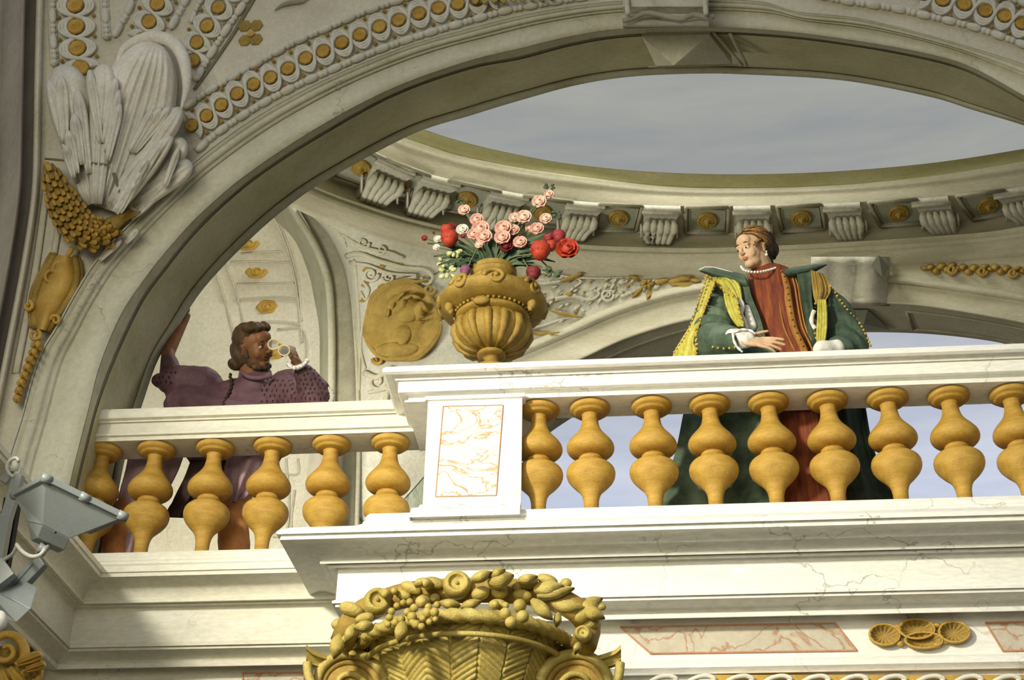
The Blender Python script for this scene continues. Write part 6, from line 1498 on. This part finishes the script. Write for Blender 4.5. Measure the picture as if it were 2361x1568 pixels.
for p, w in (([(800, 590), (830, 585), (870, 600), (930, 618), (975, 622), (996, 636), (990, 655), (972, 652), (972, 640)], 6), ([(808, 605), (850, 612), (900, 630), (960, 634)], 4), ([(818, 600), (826, 700), (830, 800), (828, 900)], 5),
             ([(960, 640), (905, 655), (868, 690), (840, 740), (832, 800), (842, 850)], 5), (spiral((855, 632), 18, 4, 0, 1.4, 24), 4), (spiral((895, 640), 14, 3, pi, -1.4, 24), 4), ([(838, 650), (850, 668), (842, 690), (832, 672)], 4),
             ([(842, 860), (870, 870), (900, 850), (920, 870), (890, 895), (850, 905)], 7), (spiral((870, 880), 20, 5, 0, 1.3, 24), 5), (spiral((925, 872), 14, 4, pi, -1.3, 24), 4), ([(890, 925), (900, 890), (940, 870), (975, 850)], 5),
             ([(790, 540), (820, 560), (860, 575), (900, 582), (930, 595)], 4), (spiral((838, 560), 14, 3, 0, 1.3, 20), 3), (spiral((880, 575), 12, 3, pi, -1.3, 20), 3), ([(760, 520), (790, 545), (800, 570)], 3)):
    bm = new(); stube(bm, p, w, 36, .02, lambda s: 1.1-.5*s); obj('scroll', bm, M['vault'], rel)
for p in ((845, 620), (880, 615), (920, 612), (842, 655), (838, 690), (1000, 690), (880, 660)):
    bm = new(); slobe(bm, p[0]-9, p[1]+5, p[0]+10, p[1]-4, 6, .012); obj('gilt_ground_patch', bm, M['gold_med'], rel)
# foliage between medallion and the arch band right of the urn
fo = thing('foliage_relief', 'pale leafy relief with gilt berries on the spandrel right of the urn', 'relief', sp(1300, 700, 0))
rr = random.Random(3); nl = 0
for i in range(75):
    x = rr.uniform(1180, 1560); lo_ = yinterp([(1100, 845), (1169, 800), (1300, 748), (1400, 705), (1500, 672), (1600, 655)], x)-8; hi_ = yinterp([(1100, 610), (1351, 634), (1570, 640)], x)+8
    if lo_-hi_ < 14: continue
    y = rr.uniform(hi_, lo_); a = rr.uniform(-.9, .2)+(0 if i % 2 else pi*.9); L_ = rr.uniform(10, 20)
    if nl > 60: break
    bm = new(); slobe(bm, x-cos(a)*L_*.5, y-sin(a)*L_*.5, x+cos(a)*L_*.5, y+sin(a)*L_*.5, L_*.28, .03, 6, 6); obj('leaf', bm, M['relief'] if i % 3 else M['vault'], fo); nl += 1
for i in range(26):
    x = rr.uniform(1190, 1560); lo_ = yinterp([(1169, 800), (1300, 748), (1400, 705), (1500, 672), (1600, 655)], x)-8; hi_ = yinterp([(1100, 610), (1351, 634), (1570, 640)], x)+6
    if lo_ <= hi_: continue
    bm = new(); ell(bm, sp(x, rr.uniform(hi_, lo_), .015), (.014, .014, .014), seg=8, ring=6); obj('berry', bm, M['gold_med'], fo)
for p, w in (([(1180, 640), (1230, 655), (1290, 650), (1320, 640), (1340, 650), (1325, 662)], 5), ([(1280, 690), (1320, 684), (1360, 692), (1382, 678), (1370, 668)], 5), ([(1210, 760), (1250, 752), (1300, 735), (1340, 728)], 4), (spiral((1400, 680), 16, 3, 0, 1.4, 24), 4), (spiral((1250, 705), 16, 3, pi, -1.4, 24), 4), ([(1245, 626), (1300, 638), (1370, 642), (1440, 640)], 3)):
    bm = new(); stube(bm, p, w, 30, .02, lambda s: 1.1-.6*s); obj('tendril', bm, M['relief'], fo)
for p, w in (([(1268, 716), (1305, 726), (1345, 732)], 3), ([(1215, 764), (1250, 770), (1290, 766)], 3), ([(1290, 650), (1320, 640), (1352, 626)], 4)):
    bm = new(); stube(bm, p, w, 16, .03, lambda s: .4+1.2*sin(pi*s)); obj('gilt_twig', bm, M['gold_med'], fo)
t = thing('gilt_boss', 'small round gilt boss on the foliage right of the urn', 'ornament', sp(1312, 680, 0)); bm = new(); ell(bm, sp(1312, 680, .02), (.035, .03, .025)); obj('knob', bm, M['gold_med'], t)
fe = thing('gilt_fleuron', 'gilt flower with leaf sprays on the spandrel left of the woman', 'ornament', sp(1492, 655, 0))
for a in range(6):
    an = a*pi/3; bm = new(); slobe(bm, 1492, 655, 1492+cos(an)*17, 655+sin(an)*13, 6, .05); obj('petal', bm, M['gold_med'], fe)
for s_ in ((1508, 652, 1545, 645, 8), (1540, 650, 1600, 640, 10), (1545, 655, 1598, 655, 7), (1476, 648, 1448, 632, 7), (1480, 665, 1458, 686, 6), (1500, 668, 1492, 690, 6), (1590, 645, 1618, 648, 6)):
    bm = new(); slobe(bm, *s_, .05); obj('leaf', bm, M['gold_med'], fe)
# gilt garland at the right above the back arch
SB2 = surf_of([o for o in bpy.data.objects if o.name.split('.')[0] in ('wall_spandrel_right', 'trim_8', 'wall_drum')])
_sp = sp
def sp(px, py, lift=.02): return SB2(px, py, lift, YK)[0]
ga = thing('gilt_garland', 'gilt leaf garland above the back arch at the right edge', 'ornament', sp(2250, 618, 0))
for i in range(22):
    x = 2122+i*12.5; y = 617+3*sin(i*.9)+(i*.35); up2_ = (-1)**i*(4+6*abs(sin(i*.5)))
    bm = new(); slobe(bm, x, y, x+22, y+up2_, 6+4*abs(sin(i*.55)), .06, 6, 6); obj('leaf', bm, M['gold_dark'], ga)
for i in range(3):
    bm = new(); stube(bm, spiral((2195+i*70, 622+i*4), 11, 3, 0, 1.3, 20), 4, 24, .05); obj('scroll', bm, M['gold_dark'], ga)
